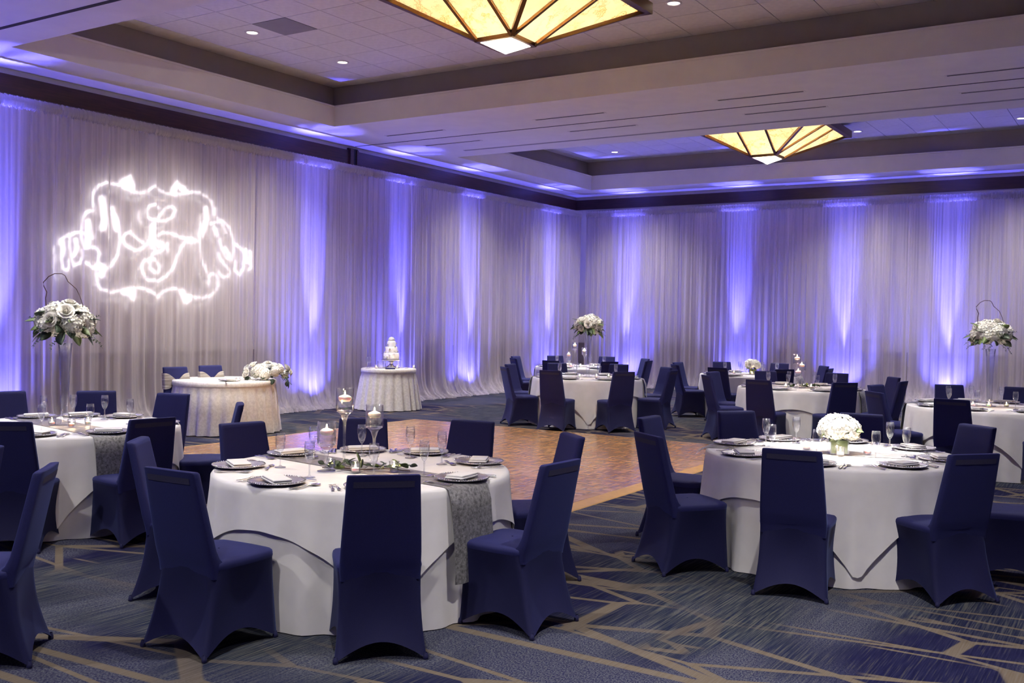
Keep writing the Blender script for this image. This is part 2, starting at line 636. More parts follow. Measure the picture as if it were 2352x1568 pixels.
# soffit with two stepped trays
g = G()
ys = [YF, TRAYS[0][0], TRAYS[0][1], TRAYS[1][0], TRAYS[1][1], YB]
T_ = .03
g.box(XW, TX0, YF, YB, ZC, ZC + T_)
g.box(TX1, XR, YF, YB, ZC, ZC + T_)
g.box(TX0, TX1, ys[0], ys[1], ZC, ZC + T_)
g.box(TX0, TX1, ys[2], ys[3], ZC, ZC + T_)
g.box(TX0, TX1, ys[4], ys[5], ZC, ZC + T_)
ceil_o = struct('ceiling', g, M['soffit'])
SB = .27                                    # set-back of the upper tray wall
for y0, y1 in TRAYS:
    # upright fascia with a lip on top
    for k, bxs in enumerate(((TX0 - .04, TX0, y0 - .04, y1 + .04), (TX1, TX1 + .04, y0 - .04, y1 + .04), (TX0, TX1, y0 - .04, y0), (TX0, TX1, y1, y1 + .04))):
        struct('tray_fascia', G().box(*bxs, ZC + .03, 5.375), M['soffit'], ceil_o)
    for k, bxs in enumerate(((TX0 - .05, TX0 + .015, y0 - .05, y1 + .05), (TX1 - .015, TX1 + .05, y0 - .05, y1 + .05), (TX0 + .015, TX1 - .015, y0 - .05, y0 + .015), (TX0 + .015, TX1 - .015, y1 - .015, y1 + .05))):
        struct('tray_lip', G().box(*bxs, 5.375, 5.405), M['soffit'], ceil_o)
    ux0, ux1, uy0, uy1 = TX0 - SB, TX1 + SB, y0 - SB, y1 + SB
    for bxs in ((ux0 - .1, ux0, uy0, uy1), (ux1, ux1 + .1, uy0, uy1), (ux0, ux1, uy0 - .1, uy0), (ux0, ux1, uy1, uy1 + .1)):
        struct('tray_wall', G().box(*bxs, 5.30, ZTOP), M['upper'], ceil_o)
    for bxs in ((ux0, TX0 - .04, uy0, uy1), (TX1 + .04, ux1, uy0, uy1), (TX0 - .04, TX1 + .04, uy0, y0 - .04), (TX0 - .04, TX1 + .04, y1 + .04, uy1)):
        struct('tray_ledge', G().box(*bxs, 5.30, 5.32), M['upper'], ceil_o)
    struct('tray_grid', G().box(ux0, ux1, uy0, uy1, ZTOP + .012, ZTOP + .05), M['seam'], ceil_o)
    # tiles on a 0.645 m grid
    S = .645
    xs = [x for x in [-12.15 + S * k for k in range(-1, 30)]]
    yy0 = (9.43 if y0 < 10 else 18.45) - S * 6
    yl = [yy0 + S * k for k in range(0, 20)]
    full = G().box(-S / 2 + .005, S / 2 - .005, -S / 2 + .005, S / 2 - .005, 0, .012).mesh('ceiling_tile', M['tile'], False)
    rest = G()
    for i in range(len(xs) - 1):
        for j in range(len(yl) - 1):
            x0, x1 = max(xs[i], ux0), min(xs[i + 1], ux1)
            z0, z1 = max(yl[j], uy0), min(yl[j + 1], uy1)
            if x1 - x0 < .03 or z1 - z0 < .03:
                continue
            cx, cy = (x0 + x1) / 2, (z0 + z1) / 2
            if not seen(cx, cy, ZTOP, 100, 60):
                rest.box(x0 + .003, x1 - .003, z0 + .003, z1 - .003, ZTOP, ZTOP + .012)
                continue
            grl = abs(cx + 10.52) < .2 and abs(cy - 10.38) < .25
            if abs(x1 - x0 - S) < 1e-6 and abs(z1 - z0 - S) < 1e-6 and not grl:
                ob('ceiling_tile', full, ceil_o, (cx, cy, ZTOP))
            elif grl:
                struct('return_grille', G().box(x0 + .003, x1 - .003, z0 + .003, z1 - .003, ZTOP - .004, ZTOP + .012), M['grille'], ceil_o)
            else:
                struct('ceiling_tile', G().box(x0 + .003, x1 - .003, z0 + .003, z1 - .003, ZTOP, ZTOP + .012), M['tile'], ceil_o)
    if rest.v:
        tag(struct('ceiling_tile_field', rest, M['tile'], ceil_o), kind='stuff')
struct('ceiling_backing', G().box(XW, XR, YF, YB, ZC + .85, ZC + .9), M['seam'], ceil_o)
# movable-wall tracks in the two beams, shallow reveal along the far beam
struct('wall_track', G().box(XW + .1, XR, 15.085, 15.115, ZC - .004, ZC + .002), M['black'], ceil_o)
struct('wall_track', G().box(XW + .1, XR, 6.82, 6.88, ZC - .004, ZC + .002), M['seam'], ceil_o)
struct('reveal_strip', G().box(TX0 + .6, XR, 16.42, 16.50, ZC - .003, ZC + .002), M['grille'], ceil_o)

# slot diffusers
slot_frame = G().box(-.67, .67, -.045, -.030, -.006, .0).box(-.67, .67, .030, .045, -.006, .0).box(-.67, -.645, -.03, .03, -.006, 0).box(.645, .67, -.03, .03, -.006, 0).mesh('slot_frame', M['soffit'], False)
slot_dark = G().box(-.645, .645, -.03, .03, -.002, 0).mesh('slot_opening', M['black'], False)
vent = Proto('slot_diffuser', [('slot_frame', slot_frame), ('slot_opening', slot_dark)])
vn = 0
for y, side in ((14.48, 'near'), (15.65, 'far')):
    for x, w in ((-11.4, 'by the left drapes'), (-8.2, 'second from the left'), (-5.0, 'third from the left'), (-1.8, 'at the right edge')):
        vent.place(f'dark slot diffuser on the {side} side of the ceiling beam track, {w}', 'vent', (x, y, ZC), 0, 'slot diffusers in the ceiling beam')
for x, w in ((-8.28, 'above the far drapes, left one'), (-5.08, 'above the far drapes, right one'), (-1.9, 'above the far drapes at the right edge')):
    vent.place(f'thin dark slot diffuser in the soffit {w}', 'vent', (x, YB - .14, ZC), 0, 'slot diffusers above the far wall')

# recessed downlights
ring = G().lathe([(.075, .0), (.082, -.012), (.105, -.012), (.110, 0)], 28).mesh('trim_ring', M['soffit'])
lens = G().lathe([(.0, -.004), (.05, -.004), (.078, -.001)], 24).mesh('lens', M['lens'])
dl = Proto('recessed_downlight', [('trim_ring', ring), ('lens', lens)])
DN = ['beside the return grille near the left wall', 'near the inner corner of the nearer tray', 'beside the right end of the nearer chandelier',
      'left of the farther chandelier', 'right of the farther chandelier', 'in the farther tray at the right edge']
DN += ['added unseen left of the nearer chandelier', 'added unseen right of the nearer chandelier', 'added unseen over the far left corner beyond the beam', 'added unseen beyond the beam at the right', 'added unseen just beyond the beam near the left',
       'added unseen in the near soffit above the left tall-bouquet table', 'added unseen in the near soffit left of the front candle-trio table', 'added unseen in the near soffit above the front candle-trio table',
       'added unseen in the near soffit by the right wall', 'added unseen in the near soffit far left behind the camera', 'added unseen in the near soffit right behind the camera']
for i, (x, y, z) in enumerate(DOWN):
    dl.place(f'round lit recessed downlight {DN[i]}', 'downlight', (x, y, z), 0, 'recessed downlights')

# sprinkler heads are too small to see; chandeliers next
HB, HT, Z0, Z1 = .25, 1.22, 5.06, 5.57


def bar(g, p, q, w, h):
    p, q = Vector(p), Vector(q)
    t = (q - p).normalized()
    a_ = t.cross(Vector((0, 0, 1))).normalized() * w / 2
    b_ = a_.cross(t).normalized() * h / 2
    v = [p + a_ + b_, p - a_ + b_, p - a_ - b_, p + a_ - b_, q + a_ + b_, q - a_ + b_, q - a_ - b_, q + a_ - b_]
    return g.add(v, [(0, 1, 2, 3), (7, 6, 5, 4), (0, 4, 5, 1), (1, 5, 6, 2), (2, 6, 7, 3), (3, 7, 4, 0)])


def pane(pts, mat, th=.012):
    pts = [Vector(p) for p in pts]
    n = (pts[1] - pts[0]).cross(pts[2] - pts[0]).normalized() * th
    k = len(pts)
    v = pts + [p + n for p in pts]
    f = [tuple(range(k)), tuple(range(k, 2 * k))[::-1]] + [(i, k + i, k + (i + 1) % k, (i + 1) % k) for i in range(k)]
    return me('pane', v, f, mat, False)


a = N('veined_alabaster')
v = a.coord('Object', (1.5, 1.5, 1.5))
vo = a.noise(v, 2.0, 6, .72)
vein = a.ramp(vo, [(.468, (0, 0, 0)), (.495, (1, 1, 1)), (.505, (1, 1, 1)), (.532, (0, 0, 0))])
vein = a.math('MULTIPLY', vein, a.ramp(a.noise(v, .9, 2), [(.42, (0, 0, 0)), (.58, (1, 1, 1))]))
cl = a.mix(a.noise(v, 1.6, 4), (.88, .75, .50), (.97, .90, .74))
cl = a.mix(vein, cl, (.50, .28, .12))
tl = a.n('BsdfTranslucent')
df = a.n('BsdfDiffuse')
a.l(cl, tl.inputs[0])
a.l(cl, df.inputs[0])
mx = a.n('MixShader')
mx.inputs[0].default_value = .75
a.l(df.outputs[0], mx.inputs[1])
a.l(tl.outputs[0], mx.inputs[2])
a.l(mx.outputs[0], a.out.inputs[0])
M['alabaster'] = a.m

cp = []
for k in range(4):
    def rt(p, k=k):
        c, s = math.cos(k * math.pi / 2), math.sin(k * math.pi / 2)
        return (c * p[0] - s * p[1], s * p[0] + c * p[1], p[2])
    tl_, tr_ = (HT, -HT, Z1), (HT, HT, Z1)
    bl_, br_ = (HB, -HB, Z0), (HB, HB, Z0)
    ml, mr = (HT, -HB * 1.15, Z1), (HT, HB * 1.15, Z1)
    for poly in ((tl_, ml, bl_), (ml, mr, br_, bl_), (mr, tr_, br_)):
        cp.append(('alabaster_pane', pane([rt(p) for p in poly], M['alabaster'])))
    cp.append(('corner_rib', bar(G(), rt((HT + .03, HT + .03, Z1)), rt((HB, HB, Z0 - .01)), .05, .05).mesh('rib', M['bronze'], False)))
    cp.append(('rib', bar(G(), rt((HT + .01, -HB * 1.15, Z1)), rt((HB + .01, -HB, Z0 - .01)), .04, .045).mesh('rib', M['bronze'], False)))
    cp.append(('rib', bar(G(), rt((HT + .01, HB * 1.15, Z1)), rt((HB + .01, HB, Z0 - .01)), .04, .045).mesh('rib', M['bronze'], False)))
    cp.append(('bottom_rail', bar(G(), rt((HB, -HB - .02, Z0 - .012)), rt((HB, HB + .02, Z0 - .012)), .045, .05).mesh('rail', M['bronze'], False)))
    cp.append(('frame_side', G().add([rt(p) for p in [(HT, -HT - .1, Z1 - .03), (HT + .1, -HT - .1, Z1 - .03), (HT + .1, HT + .1, Z1 - .03), (HT, HT + .1, Z1 - .03),
                                                       (HT, -HT - .1, Z1 + .11), (HT + .1, -HT - .1, Z1 + .11), (HT + .1, HT + .1, Z1 + .11), (HT, HT + .1, Z1 + .11)]],
                                      [(0, 3, 2, 1), (4, 5, 6, 7), (0, 1, 5, 4), (1, 2, 6, 5), (2, 3, 7, 6), (3, 0, 4, 7)]).mesh('frame', M['bronze'], False)))
tipv = [(-HB, -HB, Z0 - .02), (HB, -HB, Z0 - .02), (HB, HB, Z0 - .02), (-HB, HB, Z0 - .02), (0, 0, Z0 - .15)]
cp.append(('tip_pane', me('tip', tipv, [(0, 1, 4), (1, 2, 4), (2, 3, 4), (3, 0, 4)], M['alabaster'], False)))
cp.append(('top_plate', G().box(-HT - .05, HT + .05, -HT - .05, HT + .05, Z1 + .11, Z1 + .13).mesh('plate', M['bronze'], False)))  # unseen cap added to keep bulb light from leaking onto the ceiling
cp.append(('hanger', G().box(-.12, .12, -.12, .12, Z1 + .13, ZTOP).mesh('hanger', M['bronze'], False)))
chand = Proto('chandelier', cp)
for (x, y), lab in (((-6.73, 10.30), 'large inverted-pyramid alabaster chandelier cut off by the top of the picture'),
                    ((-6.70, 19.95), 'inverted-pyramid alabaster chandelier beyond the ceiling beam')):
    chand.place(lab, 'chandelier', (x, y, 0), 0, 'alabaster chandeliers')
    for dx, dy in ((.3, .3), (-.3, .3), (.3, -.3), (-.3, -.3)):
        lamp('POINT', 'chandelier_bulb', (x + dx, y + dy, 5.42), 430, (1.0, .89, .74), None, .05)

# ------------------------------------------------------------------ sheer drapes
ZD = 4.56


def drape(name, start, along, out, width, label, seed):
    """pleated sheer panel hanging from a rod; along and out are unit vectors in plan"""
    r = random.Random(seed)
    root = ob(name, None, None, (start[0], start[1], 0))
    tag(root, label, 'curtain', 'sheer drapes around the room')
    n = int(width / .0125)
    S_ = np.linspace(0, width, n)

    def comb(lo, hi, k):
        y = np.zeros_like(S_)
        for _ in range(k):
            lam = r.uniform(lo, hi)
            y += r.uniform(.4, 1) * np.sin(2 * np.pi * S_ / lam + r.uniform(0, 6.28))
        return y / k
    fine, mid, wide = comb(.05, .10, 5), comb(.13, .24, 5), comb(.3, .7, 5)
    shear = comb(.4, 1.1, 4) * .05
    spread = comb(.25, .6, 5)
    crump = [comb(.06, .2, 5) for _ in range(5)]
    zs = [ZD - .10, ZD - .30, 4.0, 3.5, 3.0, 2.6, 2.2, 1.8, 1.5, 1.2, .95, .75, .58, .44, .33, .25, .18, .12, .08, .06, .03, .012]
    flare = [0] * 11 + [.0, .004, .012, .03, .055, .09, .13, .18, .23, .27, .29]
    amp_p = r.uniform(.75, 1.15)
    V = []
    for j, z in enumerate(zs):
        t = (ZD - z) / ZD
        o = fine * .030 * (1 - .8 * t) + mid * (.042 + .045 * t) + wide * (.02 + .11 * t)
        if flare[j]:
            o = o + flare[j] * (1 + .35 * spread) * amp_p + crump[j % 5] * .03 * min(1, flare[j] * 8)
        zz = np.full_like(S_, z)
        if z < .2:
            zz = np.maximum(.006, zz + crump[(j + 2) % 5] * .035 * (z > .02))
        s = np.clip(S_ + shear * t + (crump[j % 5] * .02 if z < .3 else 0), .006, width - .006)
        o = np.maximum(o, -.20)
        V.append(np.stack([along[0] * s + out[0] * o, along[1] * s + out[1] * o, zz], 1))
    V = np.concatenate(V)
    F = []
    for j in range(len(zs) - 1):
        for i in range(n - 1):
            F.append((j * n + i, j * n + i + 1, (j + 1) * n + i + 1, (j + 1) * n + i))
    ob('sheer_panel', me('sheer_panel', V, F, M['sheer']), root)
    # gathered header sleeve around the rod
    g = G()
    m = int(width / .010)
    ph = [r.uniform(0, 6.28) for _ in range(6)]

    def hd(i, j):
        s = width * i / (m - 1)
        a_ = 2 * math.pi * j / 8
        w = .016 * math.sin(2 * math.pi * s / .036 + ph[0] + 1.2 * math.sin(s * 5 + ph[1])) + .010 * math.sin(2 * math.pi * s / .083 + ph[2])
        rr = .045 + w * (1 if j not in (2, 3) else .6)
        z = ZD - .055 + math.sin(a_) * (rr + .028)
        o = math.cos(a_) * rr
        return (along[0] * s + out[0] * o, along[1] * s + out[1] * o, z)
    g.grid(m, 9, hd)
    ob('gathered_header', g.mesh('gathered_header', M['header']), root)
    return root


NL = ['running off the left edge of the picture', 'behind the left tall bouquet, under the monogram', 'under the right half of the projected monogram',
      'behind the skirted cake table', 'second from the room corner on the left wall', 'next to the room corner on the left wall']
wl_ = 2.86
for i in range(6):
    drape('sheer_drape', (XW + DRAPE, 6.44 + i * wl_), (0, 1), (1, 0), wl_, f'white sheer drape panel {NL[i]}', 100 + i)
NB = ['next to the room corner on the far wall', 'on the far wall behind the rear hydrangea table', 'on the far wall right of the widest bright blue streak',
      'on the far wall behind the right tall bouquet', 'on the far wall beyond the right edge of the picture']
wb_ = 2.72
for i in range(5):
    drape('sheer_drape', (XW + DRAPE + .12 + i * wb_, YB - DRAPE), (1, 0), (0, -1), wb_, f'white sheer drape panel {NB[i]}', 200 + i)

# ------------------------------------------------------------------ monogram projector: a lamp behind a cut slide
PX_, PY_, PZ_ = -2.2, 4.2, 4.72
Z5 = [  # strokes on the drape, traced as (pixel - origin) * 4.523 ; converted to wall metres below
    ([(525, 420), (515, 330), (530, 260), (580, 200), (650, 175), (720, 180), (800, 200), (860, 235), (920, 265), (980, 280), (1040, 275), (1090, 255), (1130, 225), (1165, 208), (1200, 240), (1240, 270), (1290, 290), (1360, 295), (1430, 290), (1500, 280), (1570, 268), (1640, 285), (1700, 320), (1750, 370), (1770, 440), (1765, 520)], 9),
    ([(700, 430), (760, 520), (795, 640), (800, 800), (770, 930), (720, 1020), (670, 1070)], 11),
    ([(545, 1020), (550, 1100), (565, 1180), (585, 1250), (620, 1290), (690, 1310), (760, 1300), (840, 1280), (900, 1270), (980, 1265), (1050, 1275), (1110, 1290), (1150, 1330), (1195, 1360), (1235, 1310), (1290, 1285), (1350, 1270), (1420, 1290), (1480, 1330), (1560, 1360), (1640, 1375), (1720, 1350), (1780, 1310), (1815, 1250), (1820, 1180), (1800, 1130), (1750, 1110), (1720, 1150)], 9),
    ([(1640, 600), (1625, 700), (1630, 850), (1650, 980), (1690, 1080), (1720, 1150), (1715, 1230)], 10),
    ([(520, 460), (450, 480), (410, 540), (398, 640), (395, 760), (430, 850), (520, 840), (560, 850), (590, 900), (570, 1010), (520, 1060), (450, 1000)], 11),
    ([(170, 760), (200, 830), (190, 930), (210, 1050), (240, 1090), (270, 1060), (265, 980)], 9),
    ([(400, 880), (410, 950), (370, 1020), (320, 1030), (290, 950), (275, 820), (280, 720), (340, 690), (430, 700), (520, 740)], 10),
    ([(170, 760), (260, 720), (330, 690)], 10),
    ([(560, 1060), (600, 1010), (640, 1050), (620, 1150), (580, 1120)], 12),
    ([(1740, 600), (1850, 565), (1930, 640), (1975, 760), (1980, 880), (1960, 980), (1900, 960), (1850, 860), (1830, 760)], 11),
    ([(1990, 800), (2060, 860), (2090, 930), (2080, 1060), (2040, 1130), (1990, 1080), (2000, 980)], 11),
    ([(2090, 870), (2150, 890), (2160, 1060), (2120, 1080)], 11),
    ([(1820, 1100), (1860, 1160), (1920, 1150), (1945, 1100), (1840, 980), (1820, 900)], 9),
    ([(1790, 440), (1795, 520), (1850, 600), (1900, 700)], 8),
    ([(1210, 440), (1170, 402), (1110, 410), (1075, 460), (1085, 520), (1130, 558), (1190, 565), (1270, 572), (1340, 530), (1370, 460), (1340, 422), (1280, 432), (1220, 500), (1180, 570), (1140, 660), (1110, 760), (1060, 830), (1000, 865), (940, 880), (880, 840), (840, 790), (830, 740), (860, 700), (905, 690), (960, 740), (1040, 800)], 10),
    ([(1110, 760), (1130, 850), (1200, 885), (1260, 860), (1290, 800), (1295, 890)], 10),
    ([(1200, 715), (1240, 692), (1330, 700), (1400, 730), (1480, 750), (1550, 750), (1580, 770), (1540, 795), (1480, 780), (1430, 850), (1390, 950), (1350, 1060), (1280, 1140), (1200, 1190), (1150, 1195), (1080, 1170), (1035, 1110), (1020, 1040), (1050, 980), (1110, 960), (1180, 990), (1215, 1040), (1200, 1100), (1150, 1110), (1115, 1060), (1110, 990), (1140, 910), (1200, 880)], 10),
    ([(1000, 480), (985, 520), (1000, 570)], 5),
    # broad light masses
    ([(820, 170), (900, 130), (925, 200), (930, 255), (880, 215)], 34), ([(1345, 260), (1400, 190), (1440, 230), (1480, 260)], 36),
    ([(830, 1300), (900, 1320), (930, 1380), (945, 1300)], 30), ([(1450, 1310), (1480, 1400), (1520, 1370)], 36),
    ([(610, 340), (620, 420), (640, 560), (620, 640)], 34), ([(720, 440), (740, 560), (760, 660)], 24), ([(470, 590), (480, 700), (470, 800)], 38),
    ([(200, 760), (215, 850), (210, 920)], 20), ([(1690, 450), (1700, 560), (1660, 660), (1640, 720)], 38), ([(1780, 640), (1800, 710)], 26), ([(1890, 860), (1940, 940)], 26),
    ([(1140, 620), (1140, 720), (1170, 800), (1230, 820)], 34), ([(2110, 900), (2120, 1000)], 26), ([(340, 760), (350, 860), (320, 930)], 16), ([(600, 1060), (610, 1140)], 20),
]


def to_wall(zx, zy):
    u, v = 100 + zx / 4.523, 380 + zy / 4.523
    d = _ray(u - 1176, FPX, -(v - 784))
    t = (XW + DRAPE + .03) / d.x
    return d.y * t, CAM_H + d.z * t


segs = []
for pts, w in Z5:
    q = [to_wall(*p) for p in pts]
    ww = 1.0 * w / 4.523 * 15.9 / FPX
    for i in range(len(q) - 1):
        segs.append((q[i][0], q[i][1], q[i + 1][0], q[i + 1][1], ww))
segs = np.array(segs)
cy_, cz_ = 10.1, 2.85
lamp_p = Vector((PX_, PY_, PZ_))
aim = Vector((XW + DRAPE, cy_, cz_))
fw = (aim - lamp_p).normalized()
rt_ = fw.cross(Vector((0, 0, 1))).normalized()
up_ = rt_.cross(fw).normalized()
DS = .6                                       # slide distance from the lamp
nu_, nv_ = 420, 320
hw, hh = .1855, .1405
uu, vv = np.meshgrid(np.linspace(-hw, hw, nu_), np.linspace(-hh, hh, nv_))
ray_ = np.array(fw)[None, None] * DS + np.array(rt_)[None, None] * uu[..., None] + np.array(up_)[None, None] * vv[..., None]
tt = (XW + DRAPE + .03 - PX_) / ray_[..., 0]
Yw, Zw = PY_ + ray_[..., 1] * tt, PZ_ + ray_[..., 2] * tt
inten = np.zeros(Yw.size)
halo = np.zeros(Yw.size)
P_ = np.stack([Yw.ravel(), Zw.ravel()], 1)
for x0, y0, x1, y1, w in segs:
    dx, dy = x1 - x0, y1 - y0
    L2 = dx * dx + dy * dy + 1e-9
    t = np.clip(((P_[:, 0] - x0) * dx + (P_[:, 1] - y0) * dy) / L2, 0, 1)
    d = np.hypot(P_[:, 0] - x0 - t * dx, P_[:, 1] - y0 - t * dy)
    inten = np.maximum(inten, np.clip(1.35 - d / w, 0, 1))
    halo = np.maximum(halo, np.exp(-(d / .20) ** 2) * .07 + np.exp(-(d / .07) ** 2) * .13)  # hazy glow round the strokes, put into the slide's clearness
inten = np.clip(np.maximum(inten, halo) + .006, 0, 1)
edge = (np.abs(uu) > hw * .97) | (np.abs(vv) > hh * .97)
inten = np.where(edge.ravel(), 0, inten)
sv = [(PX_ + ray_[j, i, 0], PY_ + ray_[j, i, 1], PZ_ + ray_[j, i, 2]) for j in range(nv_) for i in range(nu_)]
sf = [(j * nu_ + i, j * nu_ + i + 1, (j + 1) * nu_ + i + 1, (j + 1) * nu_ + i) for j in range(nv_ - 1) for i in range(nu_ - 1)]
a = N('slide_film')
at = a.n('Attribute')
at.attribute_name = 'clear'
tr = a.n('BsdfTransparent')
a.l(at.outputs['Fac'], tr.inputs[0])
a.l(tr.outputs[0], a.out.inputs[0])
sm = me('slide', sv, sf, a.m)
at_ = sm.attributes.new('clear', 'FLOAT', 'POINT')
at_.data.foreach_set('value', inten.astype(np.float32))
proj_o = ob('gobo_projector', None)
tag(proj_o, 'ceiling projector throwing the white monogram onto the left drapes', 'projector')
ob('slide', sm, proj_o)
g = G()
ctr = [lamp_p + fw * -.18, lamp_p + fw * (DS + .02)]
for s_, t_ in ((-1, 0), (1, 0), (0, -1), (0, 1)):
    o_ = rt_ * (s_ * .185) + up_ * (t_ * .14)
    e1 = (up_ * .14 if s_ else rt_ * .185)
    vq = [ctr[0] + o_ - e1, ctr[0] + o_ + e1, ctr[1] + o_ + e1, ctr[1] + o_ - e1]
    n_ = (rt_ * s_ + up_ * t_) * .01
    g.add(vq + [p + n_ for p in vq], [(0, 1, 2, 3), (7, 6, 5, 4), (0, 4, 5, 1), (1, 5, 6, 2), (2, 6, 7, 3), (3, 7, 4, 0)])
ob('housing', g.mesh('housing', M['black'], False), proj_o)
g = G().tube([lamp_p + Vector((0, 0, .15)), (PX_, PY_, ZC)], .02, 8)
ob('hanger', g.mesh('hanger', M['black']), proj_o)
lamp('SPOT', 'projector_lamp', lamp_p, W_PROJ, (.96, .97, 1.0), aim, .0012, 34, .05)

# ------------------------------------------------------------------ dance floor
DX0, DX1, DY0, DY1 = -10.46, -4.36, 7.35, 13.42
dance = ob('dance_floor', None)
tag(dance, 'square parquet dance floor laid on the carpet between the tables', 'dance floor')
NP_ = 7
pw, ph_ = (DX1 - DX0 - .3) / NP_, (DY1 - DY0 - .3) / NP_
pm = G().box(-pw / 2 + .0015, pw / 2 - .0015, -ph_ / 2 + .0015, ph_ / 2 - .0015, 0, .022).mesh('floor_panel', M['parquet'], False)
for i in range(NP_):
    for j in range(NP_):
        ob('floor_panel', pm, dance, (DX0 + .15 + pw * (i + .5), DY0 + .15 + ph_ * (j + .5), 0))
for x0, x1, y0, y1, ax in ((DX0, DX0 + .15, DY0, DY1, 0), (DX1 - .15, DX1, DY0, DY1, 0), (DX0 + .15, DX1 - .15, DY0, DY0 + .15, 1), (DX0 + .15, DX1 - .15, DY1 - .15, DY1, 1)):
    g = G()
    if ax == 0:
        s = 1 if x0 == DX0 else -1
        o_, i_ = (x0, x1) if s == 1 else (x1, x0)
        g.add([(o_, y0, 0), (o_ + s * .01, y0, .006), (i_, y0 + .15, .022), (i_, y0 + .15, 0), (o_, y1, 0), (o_ + s * .01, y1, .006), (i_, y1 - .15, .022), (i_, y1 - .15, 0)],
              [(0, 1, 5, 4), (1, 2, 6, 5), (2, 3, 7, 6), (0, 3, 2, 1), (4, 5, 6, 7), (0, 4, 7, 3)])
    else:
        s = 1 if y0 == DY0 else -1
        o_, i_ = (y0, y1) if s == 1 else (y1, y0)
        g.add([(x0 - .15, o_, 0), (x0 - .15, o_ + s * .01, .006), (x0, i_, .022), (x0, i_, 0), (x1 + .15, o_, 0), (x1 + .15, o_ + s * .01, .006), (x1, i_, .022), (x1, i_, 0)],
              [(0, 1, 5, 4), (1, 2, 6, 5), (2, 3, 7, 6), (0, 3, 2, 1), (4, 5, 6, 7), (0, 4, 7, 3)])
    ob('edge_ramp', g.mesh('edge_ramp', M['edge'], False), dance)

# ------------------------------------------------------------------ covered chair
FEET = [(-.235, .0), (.235, .0), (.24, .51), (-.24, .51)]
SEATC = [(-.207, .09), (.207, .09), (.215, .515), (-.215, .515)]
NE = 14


def ring_pt(e, u, t):
    """edge e (0 back, 1 right, 2 front, 3 left), u along it, t from hem (0) to seat (1)"""
    c0, c1 = e, (e + 1) % 4
    k = t ** .85
    kk = k + .12 * math.sin(math.pi * t)        # legs run straight, then kick out at the foot
    kk = min(1, kk)
    ax_, ay_ = FEET[c0][0] * (1 - kk) + SEATC[c0][0] * kk, FEET[c0][1] * (1 - kk) + SEATC[c0][1] * kk
    bx_, by_ = FEET[c1][0] * (1 - kk) + SEATC[c1][0] * kk, FEET[c1][1] * (1 - kk) + SEATC[c1][1] * kk
    x, y = ax_ * (1 - u) + bx_ * u, ay_ * (1 - u) + by_ * u
    nx, ny = ((0, 1), (-1, 0), (0, -1), (1, 0))[e]
    s = math.sin(math.pi * u)
    ins = s * (.030 * (1 - t) + .014 * math.sin(math.pi * t)) - (.012 * s * t ** 3)
    x, y = x + nx * ins, y + ny * ins
    # rounded corners
    c = max(0, 1 - min(u, 1 - u) / .12)
    rr = .010 + .016 * t
    x -= math.copysign(rr * c * c * .7, x)
    y += (rr * c * c * .7) * (1 if y < .3 else -1)
    hem = .008 + (.095 if e in (1, 3) else .085 if e == 0 else .08) * s ** 1.1
    z = hem * (1 - t) + .430 * t
    return (x, y, z)


LV = [0, .04, .12, .25, .4, .55, .7, .82, .92, 1]
NR = NE * 4
g = G()
g.grid(NR, len(LV), lambda i, j: ring_pt(i // NE, (i % NE) / NE, LV[j]), True)
skirt = g.mesh('stretch_skirt', M['navy_skirt'])


def seat_pt(i, j):
    x, y, z = ring_pt(i // NE, (i % NE) / NE, 1)
    s, zz = ((1.0, .430), (1.012, .446), (1.0, .460), (.95, .470), (.80, .476), (.5, .480), (.02, .481))[j]
    return (x * s, .31 + (y - .31) * s, zz)


seat = G().grid(NR, 7, seat_pt, True).mesh('seat', M['navy'])
# backrest: (z, y of rear face, half width, thickness)
BK = [(z, .085 - .12 * (z - .40) / .53, w, th) for z, w, th in
      ((.385, .200, .050), (.43, .204, .105), (.455, .205, .100), (.485, .204, .074), (.53, .203, .060), (.65, .197, .056), (.80, .188, .055), (.905, .182, .055), (.924, .181, .054), (.932, .178, .048), (.935, .170, .030))]
NB_ = 28


def back_pt(i, j):
    z, y0, w, th = BK[j]
    a_ = 2 * math.pi * i / NB_
    ca, sa = math.cos(a_), math.sin(a_)
    p = .22
    x = w * math.copysign(abs(ca) ** p, ca)
    y = y0 + th / 2 + th / 2 * math.copysign(abs(sa) ** (p * 1.6), sa)
    dip = .006 * (1 - (x / w) ** 2) if z > .48 else 0     # slight hollow across the back
    return (x, y - dip, z)


g = G().grid(NB_, len(BK), back_pt, True)
g.f.append(tuple((len(BK) - 1) * NB_ + k for k in range(NB_)))
back = g.mesh('backrest', M['navy'])
foot = G().lathe([(.010, 0), (.014, .004), (.013, .02), (.008, .035)], 10, cap0=True).mesh('foot_pocket', M['foot'])
g = G()
g.grid(9, 3, lambda i, j: (-.150 + .300 * i / 8, .085 - .12 * (.872 + .016 * j - .40) / .53 - .0015 - .006 * (1 - ((-.150 + .3 * i / 8) / .185) ** 2) + .0005, .872 + .016 * j))
grip = g.mesh('handhold_strip', M['grip'])
chair_parts = [('handhold_strip', grip), ('stretch_skirt', skirt), ('seat', seat), ('backrest', back)] + [('foot_pocket', foot, (x * .95, .255 + (y - .255) * .95, 0)) for x, y in FEET]
chair = Proto('banquet_chair', chair_parts)

# sash: gathered satin wrap with a pinched knot behind the chair
g = G()


